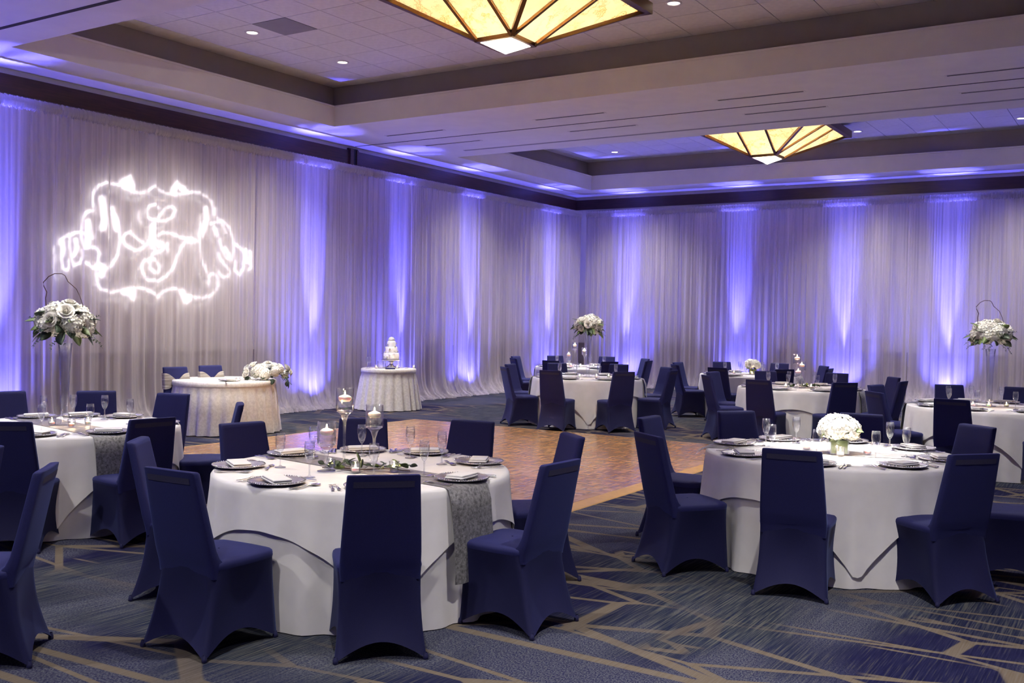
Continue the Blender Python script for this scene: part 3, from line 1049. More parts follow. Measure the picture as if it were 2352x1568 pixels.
def sash_pt(i, j):
    # loop round the back: front run, right turn, rear run, left turn; pinched towards the middle of the front
    k = i / 48
    if k < .42:
        u, f_ = k / .42 * 2 - 1, 1
    elif k < .5:
        u, f_ = 1, 1 - 2 * (k - .42) / .08
    elif k < .92:
        u, f_ = 1 - (k - .5) / .42 * 2, -1
    else:
        u, f_ = -1, -1 + 2 * (k - .92) / .08
    pin = .82 * math.exp(-(u / .45) ** 2) * (1 if f_ > 0 else .3)
    z = .735 + (j / 8 - .5) * .23 * (1 - pin)
    w = .205 - .022 * (z - .5) / .43
    yc = .085 - .12 * (z - .40) / .53 + .028
    wob = .003 * math.sin(j * 2.6 + u * 4)
    return (w * u * 1.02, yc + (.040 + wob) * f_, z)


g.grid(48, 9, sash_pt, True)
sash = g.mesh('satin_sash', M['satin'])
knot = G().lathe([(.004, -.03), (.018, -.02), (.022, 0), (.018, .02), (.004, .03)], 12).mesh('sash_knot', M['satin'])
sash_chair = Proto('banquet_chair', chair_parts + [('satin_sash', sash), ('sash_knot', knot, (0, .078, .735), (0, 0, 0))])

# ------------------------------------------------------------------ tables
RT, ZT = .905, .758


def under_pt(i, j, n=168):
    a_ = 2 * math.pi * i / n
    prof = [(0, ZT), (.5, ZT), (.985, ZT), (1.0, ZT - .006), (1.006, ZT - .02)] + [(1.006, ZT - .02 - (ZT - .025) * k / 9) for k in range(1, 10)]
    r_, z = prof[j]
    t = (ZT - z) / ZT
    w = (math.sin(a_ * 19 + 1.4 * math.sin(a_ * 3)) + .5 * math.sin(a_ * 31 + 2)) * .6
    return ((RT * r_ + t * .05 + w * .030 * t) * math.cos(a_), (RT * r_ + t * .05 + w * .030 * t) * math.sin(a_), z)


under = G().grid(168, 14, under_pt, True).mesh('floor_cloth', M['linen'])


def overlay_mesh(half, seed):
    r = random.Random(seed)
    p1, p2 = r.uniform(0, 6), r.uniform(0, 6)
    n = 200
    lv = [0, .5, .97, 1.0, 1.004] + [None] * 9

    def f(i, j):
        a_ = 2 * math.pi * i / n
        m = max(abs(math.cos(a_)), abs(math.sin(a_)))
        L = min(half / m - RT, .68)
        if j < 5:
            rr = (0, .5, .985, 1.004, 1.014)[j] * RT
            z = ZT + (.006, .006, .006, .001, -.012)[j]
            return (rr * math.cos(a_), rr * math.sin(a_), z)
        t = (j - 4) / 9
        d = .012 + t * (L - .012)
        cor = max(0, (L - .22) / .46)
        w = math.sin(a_ * 13 + p1 + math.sin(a_ * 2)) * .5 + math.sin(a_ * 22 + p2) * .35 + cor * math.sin((a_ - round((a_ - math.pi / 4) / (math.pi / 2)) * math.pi / 2 - math.pi / 4) * 9) * .5
        wu = (math.sin(a_ * 19 + 1.4 * math.sin(a_ * 3)) + .5 * math.sin(a_ * 31 + 2)) * .6
        rr = RT * 1.008 + .006 + d / ZT * (.05 + .03 * wu) + .011 * t * (w + 1.1)
        return (rr * math.cos(a_), rr * math.sin(a_), ZT - d)
    return G().grid(n, 14, f, True).mesh('overlay_cloth', M['linen'])


overlays = [overlay_mesh(1.15, 5), overlay_mesh(1.13, 9)]


def runner_mesh(drop):
    w = .16
    g = G()
    pts = []
    for k in range(9):
        pts.append((RT * 1.03 + .030 + .03 * (1 - k / 8), ZT - .02 - drop * (1 - k / 8)))
    pts[-1] = (RT * 1.016 + .012, ZT - .002)
    pts.append((RT * .985, ZT + .0095))
    for k in range(1, 8):
        pts.append((RT * .985 * (1 - k / 4), ZT + .0095))
    path = pts + [(-x, z) for x, z in pts[:10]][::-1]

    def f(i, j):
        s = (i / 6 - .5) * 2 * w
        x, z = path[j]
        if abs(x) > RT * .9 and z < ZT + .009:
            x = math.copysign(math.sqrt(max(0, x * x - s * s)), x)
        elif abs(x) > RT * .9:
            x = math.copysign(math.sqrt(max(0, (RT * .985) ** 2 - s * s)), x)
        wob = .006 * math.sin(i * 2.1 + j * .7) if z < ZT - .05 else 0
        return (x + wob, s, z)
    g.grid(7, len(path), f)
    return g.mesh('table_runner', M['runner'])


runner = Proto('table_runner', mesh=runner_mesh(.50))
runner_short = Proto('table_runner', mesh=runner_mesh(.03))
table_protos = [Proto('banquet_table', [('floor_cloth', under), ('overlay_cloth', m)]) for m in overlays]

# ------------------------------------------------------------------ place setting pieces
charger_plate = G().lathe([(0, .004), (.10, .004), (.112, .006), (.122, .014), (.150, .017), (.160, .018), (.160, .013), (.12, .006), (.10, .0), (0, .0)], 40).mesh('charger_plate', M['pewter'])
g = G()
for k in range(64):
    a_ = 2 * math.pi * k / 64
    cx_, cy2 = .158 * math.cos(a_), .158 * math.sin(a_)
    rr = .0062
    g.add([(cx_ + rr, cy2, .018), (cx_ - rr, cy2, .018), (cx_, cy2 + rr, .018), (cx_, cy2 - rr, .018), (cx_, cy2, .018 + rr), (cx_, cy2, .018 - rr)],
          [(0, 2, 4), (2, 1, 4), (1, 3, 4), (3, 0, 4), (2, 0, 5), (1, 2, 5), (3, 1, 5), (0, 3, 5)])
beads = g.mesh('beaded_rim', M['beads'])
beads_o = [('charger_plate', charger_plate), ('beaded_rim', beads)]
charger = Proto('charger', beads_o)
g = G()


def nap(g, w, d, z0, z1, b=.006, sx=0):
    n = 6
    for _ in range(1):
        pts = []
        for (cx_, cy2, q) in ((w / 2 - b, d / 2 - b, 0), (-w / 2 + b, d / 2 - b, 1), (-w / 2 + b, -d / 2 + b, 2), (w / 2 - b, -d / 2 + b, 3)):
            for k in range(4):
                a_ = (q + k / 3) * math.pi / 2
                pts.append((cx_ + b * math.cos(a_) + sx, cy2 + b * math.sin(a_)))
        m = len(pts)
        lv = [(z0, .985), ((z0 + z1) / 2, 1.01), (z1 - .001, .985), (z1, .94)]
        v = [(x * s, y * s, z + .003 * math.sin(x * 40)) for z, s in lv for x, y in pts]
        f = [(j * m + i, j * m + (i + 1) % m, (j + 1) * m + (i + 1) % m, (j + 1) * m + i) for j in range(3) for i in range(m)]
        f += [tuple(range(m))[::-1], tuple(3 * m + i for i in range(m))]
        g.add(v, f)


nap(g, .205, .115, .012, .024)
base_n = g.mesh('lower_fold', M['linen'])
g = G()
nap(g, .198, .108, .0245, .036, .006, .004)
top_n = g.mesh('upper_fold', M['linen'])
napkin = Proto('folded_napkin', [('lower_fold', base_n), ('upper_fold', top_n)])


def strip(g, outline, zf, th=.0022):
    """flat cutlery outline [(y, half width)] with height profile"""
    v = []
    for y, w in outline:
        z = zf(y)
        v += [(-w, y, z), (w, y, z), (w, y, z + th), (-w, y, z + th)]
    f = [(0, 1, 2, 3)]
    n = len(outline)
    for k in range(n - 1):
        a_, b_ = k * 4, k * 4 + 4
        f += [(a_, b_, b_ + 1, a_ + 1), (a_ + 1, b_ + 1, b_ + 2, a_ + 2), (a_ + 2, b_ + 2, b_ + 3, a_ + 3), (a_ + 3, b_ + 3, b_, a_)]
    f.append((n * 4 - 4, n * 4 - 1, n * 4 - 2, n * 4 - 3))
    g.add(v, f)


HND = [(-.10, .004), (-.095, .009), (-.08, .010), (-.06, .0065), (.0, .0035), (.025, .0035)]
zf = lambda y: .001 + (.010 * math.exp(-((y - .03) / .03) ** 2)) + (.003 if y < -.05 else 0)
g = G()
strip(g, HND + [(.035, .006), (.05, .011), (.06, .012)], zf)
for k in range(4):
    g2 = G()
    strip(g2, [(.058, .0017), (.075, .0016), (.10, .0008)], zf)
    g.add([(x + (k - 1.5) * .0068, y, z) for x, y, z in g2.v], g2.f)
fork = Proto('fork', mesh=g.mesh('fork', M['silver']))
g = G()
strip(g, [(-.12, .005), (-.115, .009), (-.09, .010), (-.03, .007), (-.02, .006), (.0, .009), (.06, .0095), (.09, .008), (.11, .003)], lambda y: .002, .003)
knife = Proto('knife', mesh=g.mesh('knife', M['silver']))
g = G()
strip(g, HND + [(.035, .009), (.05, .018), (.065, .0205), (.08, .018), (.092, .009), (.096, .003)], lambda y: .001 + .006 * math.exp(-((y - .03) / .025) ** 2) + (.003 if y < -.05 else 0) + (.003 * ((y - .065) / .03) ** 2 if y > .035 else 0))
spoon = Proto('spoon', mesh=g.mesh('spoon', M['silver']))
bowl = G().lathe([(.003, .085), (.010, .092), (.020, .108), (.027, .130), (.0305, .155), (.0300, .185), (.0272, .212), (.0262, .212), (.0288, .185), (.0292, .155), (.0255, .131), (.018, .110), (.0, .100)], 22).mesh('bowl', M['glass'])
stem = G().lathe([(.0345, .0), (.0345, .0025), (.020, .005), (.007, .010), (.0042, .02), (.0042, .06), (.0055, .075), (.0035, .086)], 18, cap0=True, cap1=True).mesh('stem', M['crystal'])
flute = Proto('champagne_flute', [('bowl', bowl), ('stem', stem)])

# votive and floating candles
vg = G().lathe([(.0, .004), (.024, .004), (.027, .006), (.031, .055), (.0335, .062), (.0315, .064), (.029, .056), (.025, .008), (0, .008)], 20).mesh('glass_cup', M['glass'])
vw = G().lathe([(.0, .009), (.022, .009), (.022, .026), (.020, .028), (.0, .026)], 16).mesh('wax', M['wax'])
fl = G().lathe([(.0005, 0), (.0042, .006), (.0050, .011), (.003, .020), (.0003, .030)], 10).mesh('flame', M['flame'])
votive = Proto('votive_candle', [('glass_cup', vg), ('wax', vw, None, None, None, None, [('flame', fl, (0, 0, .030))])])


def floater(h):
    zb = h - .150                                     # underside of the bowl
    st = G().lathe([(.055, .0), (.056, .003), (.035, .008), (.012, .014), (.0085, .03), (.0085, zb * .55), (.011, zb - .06), (.022, zb - .022), (.040, zb)], 22, cap0=True, cap1=True).mesh('stem', M['crystal'])
    bw = G().lathe([(.0, zb), (.040, zb), (.052, zb + .006), (.0555, zb + .020), (.0555, h), (.0535, h), (.0535, zb + .022), (.050, zb + .010), (0, zb + .006)], 28).mesh('bowl', M['glass'])
    wt = G().lathe([(.0, zb + .010), (.048, zb + .012), (.0528, zb + .024), (.0528, zb + .082), (0, zb + .082)], 28).mesh('water', M['water'])
    cd = G().lathe([(.0, zb + .066), (.030, zb + .068), (.040, zb + .080), (.041, zb + .094), (.034, zb + .100), (.012, zb + .108), (.0, zb + .108)], 24).mesh('floating_candle', M['wax'])
    return Proto('candle_stand', [('stem', st), ('bowl', bw, None, None, None, None, [('water', wt)]), ('floating_candle', cd, None, None, None, None, [('flame', fl, (0, 0, zb + .106))])]), zb


FLO = [floater(.495), floater(.385), floater(.302)]

# ------------------------------------------------------------------ flowers


def fib(n, r, lo=-1.0):
    out = []
    for k in range(n):
        z = 1 - (1 - lo) * (k + .5) / n
        q = math.sqrt(max(0, 1 - z * z))
        a_ = k * 2.39996
        out.append(Vector((q * math.cos(a_), q * math.sin(a_), z)) * r)
    return out


def hydrangea(seed, R_=.075, n=90):
    r = random.Random(seed)
    g = G()
    for p in fib(n, R_):
        p = p * r.uniform(.90, 1.06)
        nrm = p.normalized()
        a_ = nrm.cross(Vector((.3, .5, .8))).normalized()
        b_ = nrm.cross(a_)
        th = r.uniform(0, 3)
        s = r.uniform(.015, .021) * R_ / .075
        for k in range(4):
            w = th + k * math.pi / 2
            d = a_ * math.cos(w) + b_ * math.sin(w)
            e = nrm.cross(d)
            g.add([p, p + d * s * .6 + e * s * .52 + nrm * s * .12, p + d * s * 1.15 + nrm * s * .30, p + d * s * .6 - e * s * .52 + nrm * s * .12], [(0, 1, 2, 3)])
    core = fib(40, R_ * .86)
    g.lathe([(.001, -R_ * .85), (R_ * .55, -R_ * .66), (R_ * .85, 0), (R_ * .55, R_ * .66), (.001, R_ * .85)], 12)
    return g.mesh('hydrangea_head', M['hyd'], False)


def rose(seed):
    r = random.Random(seed)
    g = G()
    lay = [(3, .006, .046, -.25), (4, .012, .048, -.05), (5, .020, .046, .15), (5, .028, .041, .45), (6, .036, .033, .85)]
    for n, rad, h, op_ in lay:
        o_ = r.uniform(0, 6)
        for k in range(n):
            a0 = o_ + 2 * math.pi * k / n

            def f(i, j, a0=a0, n=n, rad=rad, h=h, op_=op_):
                u, t = i / 4 - .5, j / 4
                a_ = a0 + u * 2 * math.pi / n * 1.5
                rr = rad * (.35 + .75 * t ** .6) + op_ * .016 * max(0, t - .6) / .4 + .002 * abs(u)
                zz = h * (t ** .85) * (1 - .22 * (2 * u) ** 2 * t) - op_ * .010 * max(0, t - .7) / .3
                return (rr * math.cos(a_), rr * math.sin(a_), zz)
            g.grid(5, 5, f)
    return g.mesh('rose_bloom', M['petal'])


HY = [hydrangea(k) for k in range(3)]
RO = [rose(k) for k in range(3)]


def leaf_mesh(L, W, mat, name='leaf'):
    v, f = [], []
    n = 7
    for k in range(n):
        t = k / (n - 1)
        w = W * math.sin(math.pi * min(1, t * .93 + .05)) ** .75
        z = -.18 * L * t * t
        v += [(-w, t * L, z + .18 * w), (0, t * L, z), (w, t * L, z + .18 * w), (0, t * L, z - .0012)]
    for k in range(n - 1):
        a_, b_ = 4 * k, 4 * k + 4
        f += [(a_, a_ + 1, b_ + 1, b_), (a_ + 1, a_ + 2, b_ + 2, b_ + 1), (a_ + 2, a_ + 3, b_ + 3, b_ + 2), (a_ + 3, a_, b_, b_ + 3)]
    return me(name, v, f, mat)


LF = [leaf_mesh(.075, .026, M['leaf']), leaf_mesh(.060, .027, M['leaf']), leaf_mesh(.095, .022, M['leaf2'])]


def sprig_mesh(seed, L=.17, n=8, lw=.012):
    """thin stem with paired round eucalyptus leaves, drooping along +y"""
    r = random.Random(seed)
    g = G()
    pts = [Vector((.01 * math.sin(k * 1.3), L * k / 8, -.25 * L * (k / 8) ** 2)) for k in range(9)]
    g.tube(pts, .0013, 4)
    for k in range(n):
        p = pts[1 + int(k * 7 / n)]
        for s in (-1, 1):
            a_ = r.uniform(.3, 1.0)
            d = Vector((s * math.cos(a_ * .5), .5, r.uniform(-.4, .4))).normalized()
            e = d.cross(Vector((0, 0, 1))).normalized()
            w = lw * (1.15 - .5 * k / n)
            g.add([p, p + d * w + e * w * .75, p + d * w * 2.1, p + d * w - e * w * .75], [(0, 1, 2, 3)])
    return g.mesh('eucalyptus_sprig', M['leaf'], False)


SP = [sprig_mesh(k, .15 + .03 * k) for k in range(3)]


def orient(d, roll=0.0):
    """euler turning +y to d with the leaf face upwards"""
    q = Vector(d).normalized().to_track_quat('Y', 'Z')
    e = q.to_matrix() @ Matrix.Rotation(roll, 3, 'Y')
    return e.to_euler()


def zrot(d):
    return Vector(d).normalized().to_track_quat('Z', 'Y').to_euler()


def bouquet_parts(seed, c, ax, ay, az, nh, nr, nl, ns, lo=-.45, scale=1.0, hs=1.0, lsc=1.0):
    """heads over an ellipsoid, leaves round its lower half"""
    r = random.Random(seed)
    P = []
    pts = fib(nh + nr, 1, lo)
    idx = list(range(nh + nr))
    r.shuffle(idx)
    ros = set(idx[:nr])
    for k, p in enumerate(pts):
        d = Vector((p.x, p.y, p.z))
        loc = Vector((c[0] + p.x * ax, c[1] + p.y * ay, c[2] + p.z * az))
        if k in ros:
            P.append(('rose', RO[k % 3], loc + Vector((p.x, p.y, p.z)) * .02 * scale, zrot(d), 1.25 * scale * r.uniform(.9, 1.15)))
        else:
            P.append(('hydrangea', HY[k % 3], loc - d * .02, (r.uniform(0, 6), r.uniform(0, 6), 0), 1.12 * scale * hs * r.uniform(.88, 1.12)))
    for k in range(nl):
        a_ = 2 * math.pi * k / nl + r.uniform(-.25, .25)
        el = r.uniform(-.55, .35) if k % 4 else r.uniform(.3, .9)
        d = Vector((math.cos(a_) * math.cos(el), math.sin(a_) * math.cos(el), math.sin(el)))
        loc = Vector((c[0] + d.x * ax * .98, c[1] + d.y * ay * .98, c[2] + d.z * az * .9 - .02))
        P.append(('leaf', LF[k % 3], loc, orient(Vector((d.x, d.y, d.z - .25)), r.uniform(-.8, .8)), scale * lsc * r.uniform(.9, 1.5)))
    for k in range(ns):
        a_ = 2 * math.pi * (k + .4) / ns + r.uniform(-.3, .3)
        el = r.uniform(-.7, -.1) if k % 3 else r.uniform(.1, .5)
        d = Vector((math.cos(a_) * math.cos(el), math.sin(a_) * math.cos(el), math.sin(el)))
        loc = Vector((c[0] + d.x * ax * .9, c[1] + d.y * ay * .9, c[2] + d.z * az * .8 - .03))
        P.append(('eucalyptus_sprig', SP[k % 3], loc, orient(d, r.uniform(-.8, .8)), scale))
    # foam and inner foliage keep the heart of the bunch dark green
    core = G().lathe([(.001, c[2] - az * .55), (ax * .62, c[2] - az * .40), (ax * .78, c[2]), (ax * .55, c[2] + az * .55), (.001, c[2] + az * .72)], 16, c[0], c[1]).mesh('greenery_core', M['leaf'])
    P.append(('greenery_core', core))
    return P


VZ = .68
vase_glass = G().lathe([(.075, 0), (.076, .006), (.034, .012), (.028, .030), (.030, .06), (.036, .30), (.046, .55), (.056, VZ), (.0535, VZ), (.043, .55), (.033, .30), (.026, .07), (0, .055)], 28, cap0=True).mesh('trumpet_vase', M['vase'])


def willow(pts, seed):
    g = G()
    g.tube(pts, [.0045 - .002 * k / len(pts) for k in range(len(pts))], 6)
    return g.mesh('curly_willow', M['twig'])


def tall_bouquet(seed, twig=True):
    P = [('trumpet_vase', vase_glass)]
    P += bouquet_parts(seed, (0, 0, .85), .175, .175, .125, 10, 8, 34, 14, -.45, .95, 1.05, 1.35)
    if twig:
        # arch of curly willow, standing up from the flowers
        ex, ey = math.cos(YAW), math.sin(YAW)
        prof = [(-.10, .93), (-.16, .98), (-.165, 1.05), (-.155, 1.10), (-.18, 1.15), (-.185, 1.18), (-.14, 1.23), (-.09, 1.255), (-.03, 1.255), (-.005, 1.24), (.02, 1.19), (.05, 1.165), (.09, 1.13), (.12, 1.07), (.145, 1.00), (.13, .92)]
        P.append(('curly_willow', willow([(ex * s, ey * s, z) for s, z in prof], seed)))
    return Proto('tall_bouquet', P)


def low_bouquet(seed, rad=.115):
    gl = G().box(-.065, .065, -.065, .065, 0, .004)
    g = G()
    for s in (-1, 1):
        g.box(-.065, .065, s * .065 - .003, s * .065 + .003, 0, .12)
        g.box(s * .065 - .003, s * .065 + .003, -.062, .062, 0, .12)
    g.box(-.062, .062, -.062, .062, 0, .005)
    P = [('cube_vase', g.mesh('cube_vase', M['glass'], False)),
         ('leaf_wrap', G().box(-.056, .056, -.056, .056, .006, .10).mesh('leaf_wrap', M['leaf2'], False))]
    P += bouquet_parts(seed, (0, 0, .175), rad * .82, rad * .82, .055, 8, 2, 9, 2, -.25, .8, 1.15)
    return Proto('low_bouquet', P)


tb = [tall_bouquet(11), tall_bouquet(23, False), tall_bouquet(37)]
lb = [low_bouquet(41), low_bouquet(42)]

# ------------------------------------------------------------------ set the tables
TAB = {  # name: (x, y, chair angles, runner angle, overlay angle, centrepiece, short name)
    'a': (-4.17, 4.83, [359, 53, 97, 131, 170, 218, 272, 315], -9, 3, 'candles', 'front candle-trio table'),
    'b': (-2.00, 7.56, [275, 322, 5, 53, 96, 138, 181, 232], 12, -20, 'low', 'spotlit hydrangea table'),
    'c': (-7.64, 5.08, [351, 50, 105, 136, 164, 310, 217, 262], -11, 8, 'tall', 'left tall-bouquet table'),
    'd': (-7.95, 14.82, [275.5 + 45 * k for k in range(8)], 25, -15, 'tall', 'middle tall-bouquet table'),
    'e': (-9.85, 18.05, [276 + 45 * k for k in range(8)], 10, 5, 'candles', 'farthest corner table'),
    'f': (-4.43, 14.94, [264 + 45 * k for k in range(8)], -5, 10, 'candles', 'rear candle-trio table'),
    'g': (-6.28, 18.02, [267 + 45 * k for k in range(8)], 0, 20, 'low', 'rear hydrangea table'),
    'h': (-1.66, 13.18, [264, 222, 163, 117, 83, 40, 355, 310], 0, -12, 'tall', 'right tall-bouquet table'),
}


def seat_names(x, y, angs):
    """front/back/left/right as one looks at the table from the camera"""
    toc = math.degrees(math.atan2(-y, -x))
    res = {}
    for a_ in angs:
        d = (a_ - toc + 180) % 360 - 180          # positive = towards the right hand side of the picture
        res[a_] = d
    o = sorted(angs, key=lambda q: res[q])
    half = min(abs(res[q]) for q in angs) > 12
    names = {}
    for q in angs:
        d = res[q]
        s = 'right' if d > 0 else 'left'
        m = abs(d)
        if half:
            names[q] = (f'front-{s}' if m < 45 else f'nearer {s}-hand' if m < 90 else f'farther {s}-hand' if m < 135 else f'back-{s}')
        else:
            names[q] = ('front' if m < 22 else f'front-{s}' if m < 67 else f'{s}-hand' if m < 112 else f'back-{s}' if m < 157 else 'back')
    return names


def pol(x, y, a_, r_, z=0):
    return (x + r_ * math.cos(R(a_)), y + r_ * math.sin(R(a_)), z)


ZTOPC = ZT + .0065        # cloth surface
RC = 1.45                # chair distance
RAD = {('a', 359): 1.43, ('a', 53): 1.42, ('a', 97): 1.46, ('a', 131): 1.40, ('a', 170): 1.36, ('a', 218): 1.36, ('a', 272): 1.50, ('a', 315): 1.38,
       ('b', 275): 1.38, ('b', 322): 1.36, ('b', 53): 1.37, ('b', 96): 1.52, ('b', 138): 1.48, ('b', 181): 1.46, ('b', 232): 1.51,
       ('c', 351): 1.42, ('c', 50): 1.40, ('c', 105): 1.45, ('c', 136): 1.58, ('c', 164): 1.72, ('c', 310): 1.34,
       ('h', 264): 1.58, ('h', 222): 1.47, ('h', 163): 1.46}
names_of = {}
for k, (x, y, angs, ra, oa, cen, nm) in TAB.items():
    table_protos[ord(k) % 2].place(f'round banquet table under white layered cloths, the {nm}', 'table', (x, y, 0), R(oa), 'round banquet tables')
    (runner_short if k == 'b' else runner).place(f'grey brocade runner across the {nm}', 'table runner', (x, y, 0), R(ra), 'grey table runners')
    sn = seat_names(x, y, angs)
    used = set()
    for a_ in angs:
        s = sn[a_]
        while s in used:
            s = 'extra ' + s
        used.add(s)
        rr = RAD.get((k, a_), RC + rnd.uniform(-.02, .02))
        cx_, cy2, _ = pol(x, y, a_, rr)
        tw = rnd.uniform(-3, 3)
        if seen(cx_, cy2, .6, 130, 120):
            chair.place(f'navy stretch-covered chair at the {s} seat of the {nm}', 'chair', (cx_, cy2, 0), R(a_ + 90 + tw), 'navy chairs round the banquet tables')
        if not seen(*pol(x, y, a_, .75, .77), 40, 60):
            continue
        px_, py_, _ = pol(x, y, a_, .765 if k == 'a' else .75)
        th = R(a_ + 90)
        charger.place(f'beaded pewter charger at the {s} seat of the {nm}', 'charger plate', (px_, py_, ZTOPC + .003), th, 'beaded chargers')
        napkin.place(f'folded white napkin on the {s} charger of the {nm}', 'napkin', (px_, py_, ZTOPC + .003), th + R(rnd.uniform(-30, 30)), 'folded napkins')
        fx_, fy_, _ = pol(x, y, a_ + rnd.uniform(-4, 4), .51)
        flute.place(f'empty champagne flute at the {s} seat of the {nm}', 'champagne flute', (fx_, fy_, ZTOPC + .003), 0, 'champagne flutes')

        def cut(pr, nm2, side, fwd, tw2, lab, kind):
            c_, s_ = math.cos(th), math.sin(th)
            X, Y = px_ + c_ * side - s_ * fwd, py_ + s_ * side + c_ * fwd
            pr.place(lab, kind, (X, Y, ZTOPC + .0035), th + R(tw2), 'knives on the tables' if nm2 == 'knife' else f'{nm2}s on the tables')
        far = k in 'degfh'
        cut(fork, 'fork', -.195, .02, rnd.uniform(-5, 5), f'silver dinner fork left of the {s} charger, {nm}', 'fork')
        cut(knife, 'knife', .195, .01, rnd.uniform(-5, 5), f'silver knife right of the {s} charger, {nm}', 'knife')
        if not far:
            cut(fork, 'fork', -.225, .01, rnd.uniform(-5, 5), f'outer salad fork beside the {s} charger, {nm}', 'fork')
            cut(spoon, 'spoon', .222, .01, rnd.uniform(-5, 5), f'silver spoon beside the knife at the {s} seat, {nm}', 'spoon')
            cut(spoon, 'spoon', .03, .19, 80 + rnd.uniform(-12, 12), f'dessert spoon above the {s} charger, {nm}', 'spoon')

# the chair pulled up to a table beyond the left edge, and its neighbour
for x, y, a_, lab in ((-4.66, 2.99, 45, 'navy stretch-covered chair cut by the left edge, turned to a table out of view'),
                      (-5.72, 3.28, 90, 'sliver of a navy chair at the left edge below the left tall-bouquet table')):
    chair.place(lab, 'chair', (x, y, 0), R(a_ + 90), 'navy chairs round the banquet tables')

# centrepieces
CT = [(-.07, -.10, 0, 'tallest'), (.01, .09, 1, 'middle-height'), (-.06, -.27, 2, 'shortest')]


def glow(x, y, z, w):
    lamp('POINT', 'candle_light', (x, y, z), w, (1.0, .66, .34), None, .008)


def candles(k, ang0):
    x, y, *_, nm = TAB[k]
    for i, (dx, dy, q, wd) in enumerate(CT):
        c_, s_ = math.cos(R(ang0)), math.sin(R(ang0))
        X, Y = x + c_ * dx - s_ * dy, y + s_ * dx + c_ * dy
        FLO[q][0].place(f'{wd} floating-candle stand on the {nm}', 'candle stand', (X, Y, ZTOPC + .004), 0, 'floating-candle stands')
        glow(X, Y, ZTOPC + FLO[q][1] + .135, 3.0 if k == 'a' else 2.0)


def votives(k, spots):
    x, y, *_, nm = TAB[k]
    for i, (dx, dy) in enumerate(spots):
        wd = ('left', 'middle', 'right')[i]
        votive.place(f'{wd} lit votive candle on the {nm}', 'votive candle', (x + dx, y + dy, ZTOPC + .006), 0, 'votive candles')
        glow(x + dx, y + dy, ZTOPC + .052, .5)


candles('a', 0)
votives('a', [(-.10, -.19), (.12, -.21), (.28, -.04)])
candles('f', 20)
votives('f', [(-.16, -.22), (.08, -.14), (.18, -.10)])
candles('e', -20)
votives('e', [(-.12, -.18), (.1, -.2), (.3, .0)])
for k, i in (('c', 0), ('d', 1), ('h', 2)):
    x, y, *_, nm = TAB[k]
    tb[i].place(f'tall glass vase of white roses and hydrangeas on the {nm}', 'bouquet', (x, y, ZTOPC + .004), 0, 'tall bouquets')
votives('c', [(-.02, -.10), (.20, -.07), (.16, .11)])
votives('d', [(-.02, -.24), (.22, -.10), (.34, .10)])
votives('h', [(-.15, -.20), (.02, -.19), (.19, -.04)])
for k, i in (('b', 0), ('g', 1)):
    x, y, *_, nm = TAB[k]
    lb[i].place(f'low glass cube of white hydrangeas on the {nm}', 'bouquet', (x + .06, y - .06, ZTOPC + .004), .4, 'low bouquets')
votives('b', [(-.19, .0), (.11, -.20), (.25, .01)])
votives('g', [(-.28, -.1), (.1, -.2), (.3, .05)])


def garland(x, y, z, lab, seed, n=34, L=.55, ang=0):
    r = random.Random(seed)
    P = []
    stem_pts = [(-L / 2 + L * k / 10, .03 * math.sin(k * 1.1), .012) for k in range(11)]
    P.append(('stem', G().tube(stem_pts, .003, 5).mesh('garland_stem', M['twig'])))
    for k in range(n):
        t = -L / 2 + L * (k + .5) / n
        d = Vector((r.uniform(-1, 1), r.uniform(-1, 1), r.uniform(.0, .8)))
        P.append(('leaf', LF[k % 3], (t, r.uniform(-.05, .05), r.uniform(.015, .04)), orient(d, r.uniform(-1, 1)), r.uniform(.6, .95)))
    Proto('leaf_garland', P).place(lab, 'greenery', (x, y, z), ang)


garland(-4.05, 4.72, ZTOPC + .004, 'eucalyptus sprigs between the candles on the front candle-trio table', 3, 34, .55, R(28))
garland(-4.35, 14.85, ZTOPC + .004, 'leafy sprigs between the candles on the rear candle-trio table', 5, 22, .5, R(10))

# ------------------------------------------------------------------ sweetheart table


def skirted(Rt, zt, pleats, hem, name, depth=.022):
    n = pleats * 8
    zs = [zt, zt, zt - .006, zt - .075, zt - .080, zt - .20, zt - .40, zt - .60, .012]

    def f(i, j):
        a_ = 2 * math.pi * i / n
        if j == 0:
            return (0, 0, zt)
        z = zs[j]
        t = max(0, (zt - .078 - z) / (zt - .078))
        ph2 = (i % 8) / 8
        w = 1 if ph2 < .55 else 0                    # box pleat
        wv = (w - .5) * depth * min(1, t * 6) + .02 * t * math.sin(a_ * pleats + 1.3 * math.sin(a_ * 5))
        r_ = (Rt if j > 1 else Rt * .99) + (.006 if j == 3 else 0) + hem * t + wv
        return (r_ * math.cos(a_), r_ * math.sin(a_), z)
    return G().grid(n, len(zs), f, True).mesh(name, M['damask'])


sk = skirted(.725, .76, 26, .07, 'pleated_skirt')
band = G().lathe([(.727, .756), (.735, .750), (.737, .690), (.730, .684)], 64).mesh('skirt_band', M['damask'])
SW = (-11.50, 10.22)
Proto('sweetheart_table', [('pleated_skirt', sk), ('skirt_band', band)]).place('round sweetheart table with ivory pleated damask skirt', 'table', (*SW, 0), 0)
for (x, y), lab in (((-11.98, 9.72), 'navy chair with champagne satin sash, left one behind the sweetheart table'),
                    ((-12.02, 10.40), 'navy chair with champagne satin sash, right one behind the sweetheart table')):
    sash_chair.place(lab, 'chair', (x, y, 0), R(-90 - 14), 'sashed chairs behind the sweetheart table')
charger.place('beaded charger on the sweetheart table', 'charger plate', (-11.12, 9.98, .764), R(20), 'beaded chargers')
napkin.place('folded white napkin on the sweetheart table', 'napkin', (-11.12, 9.98, .764), R(-40), 'folded napkins')
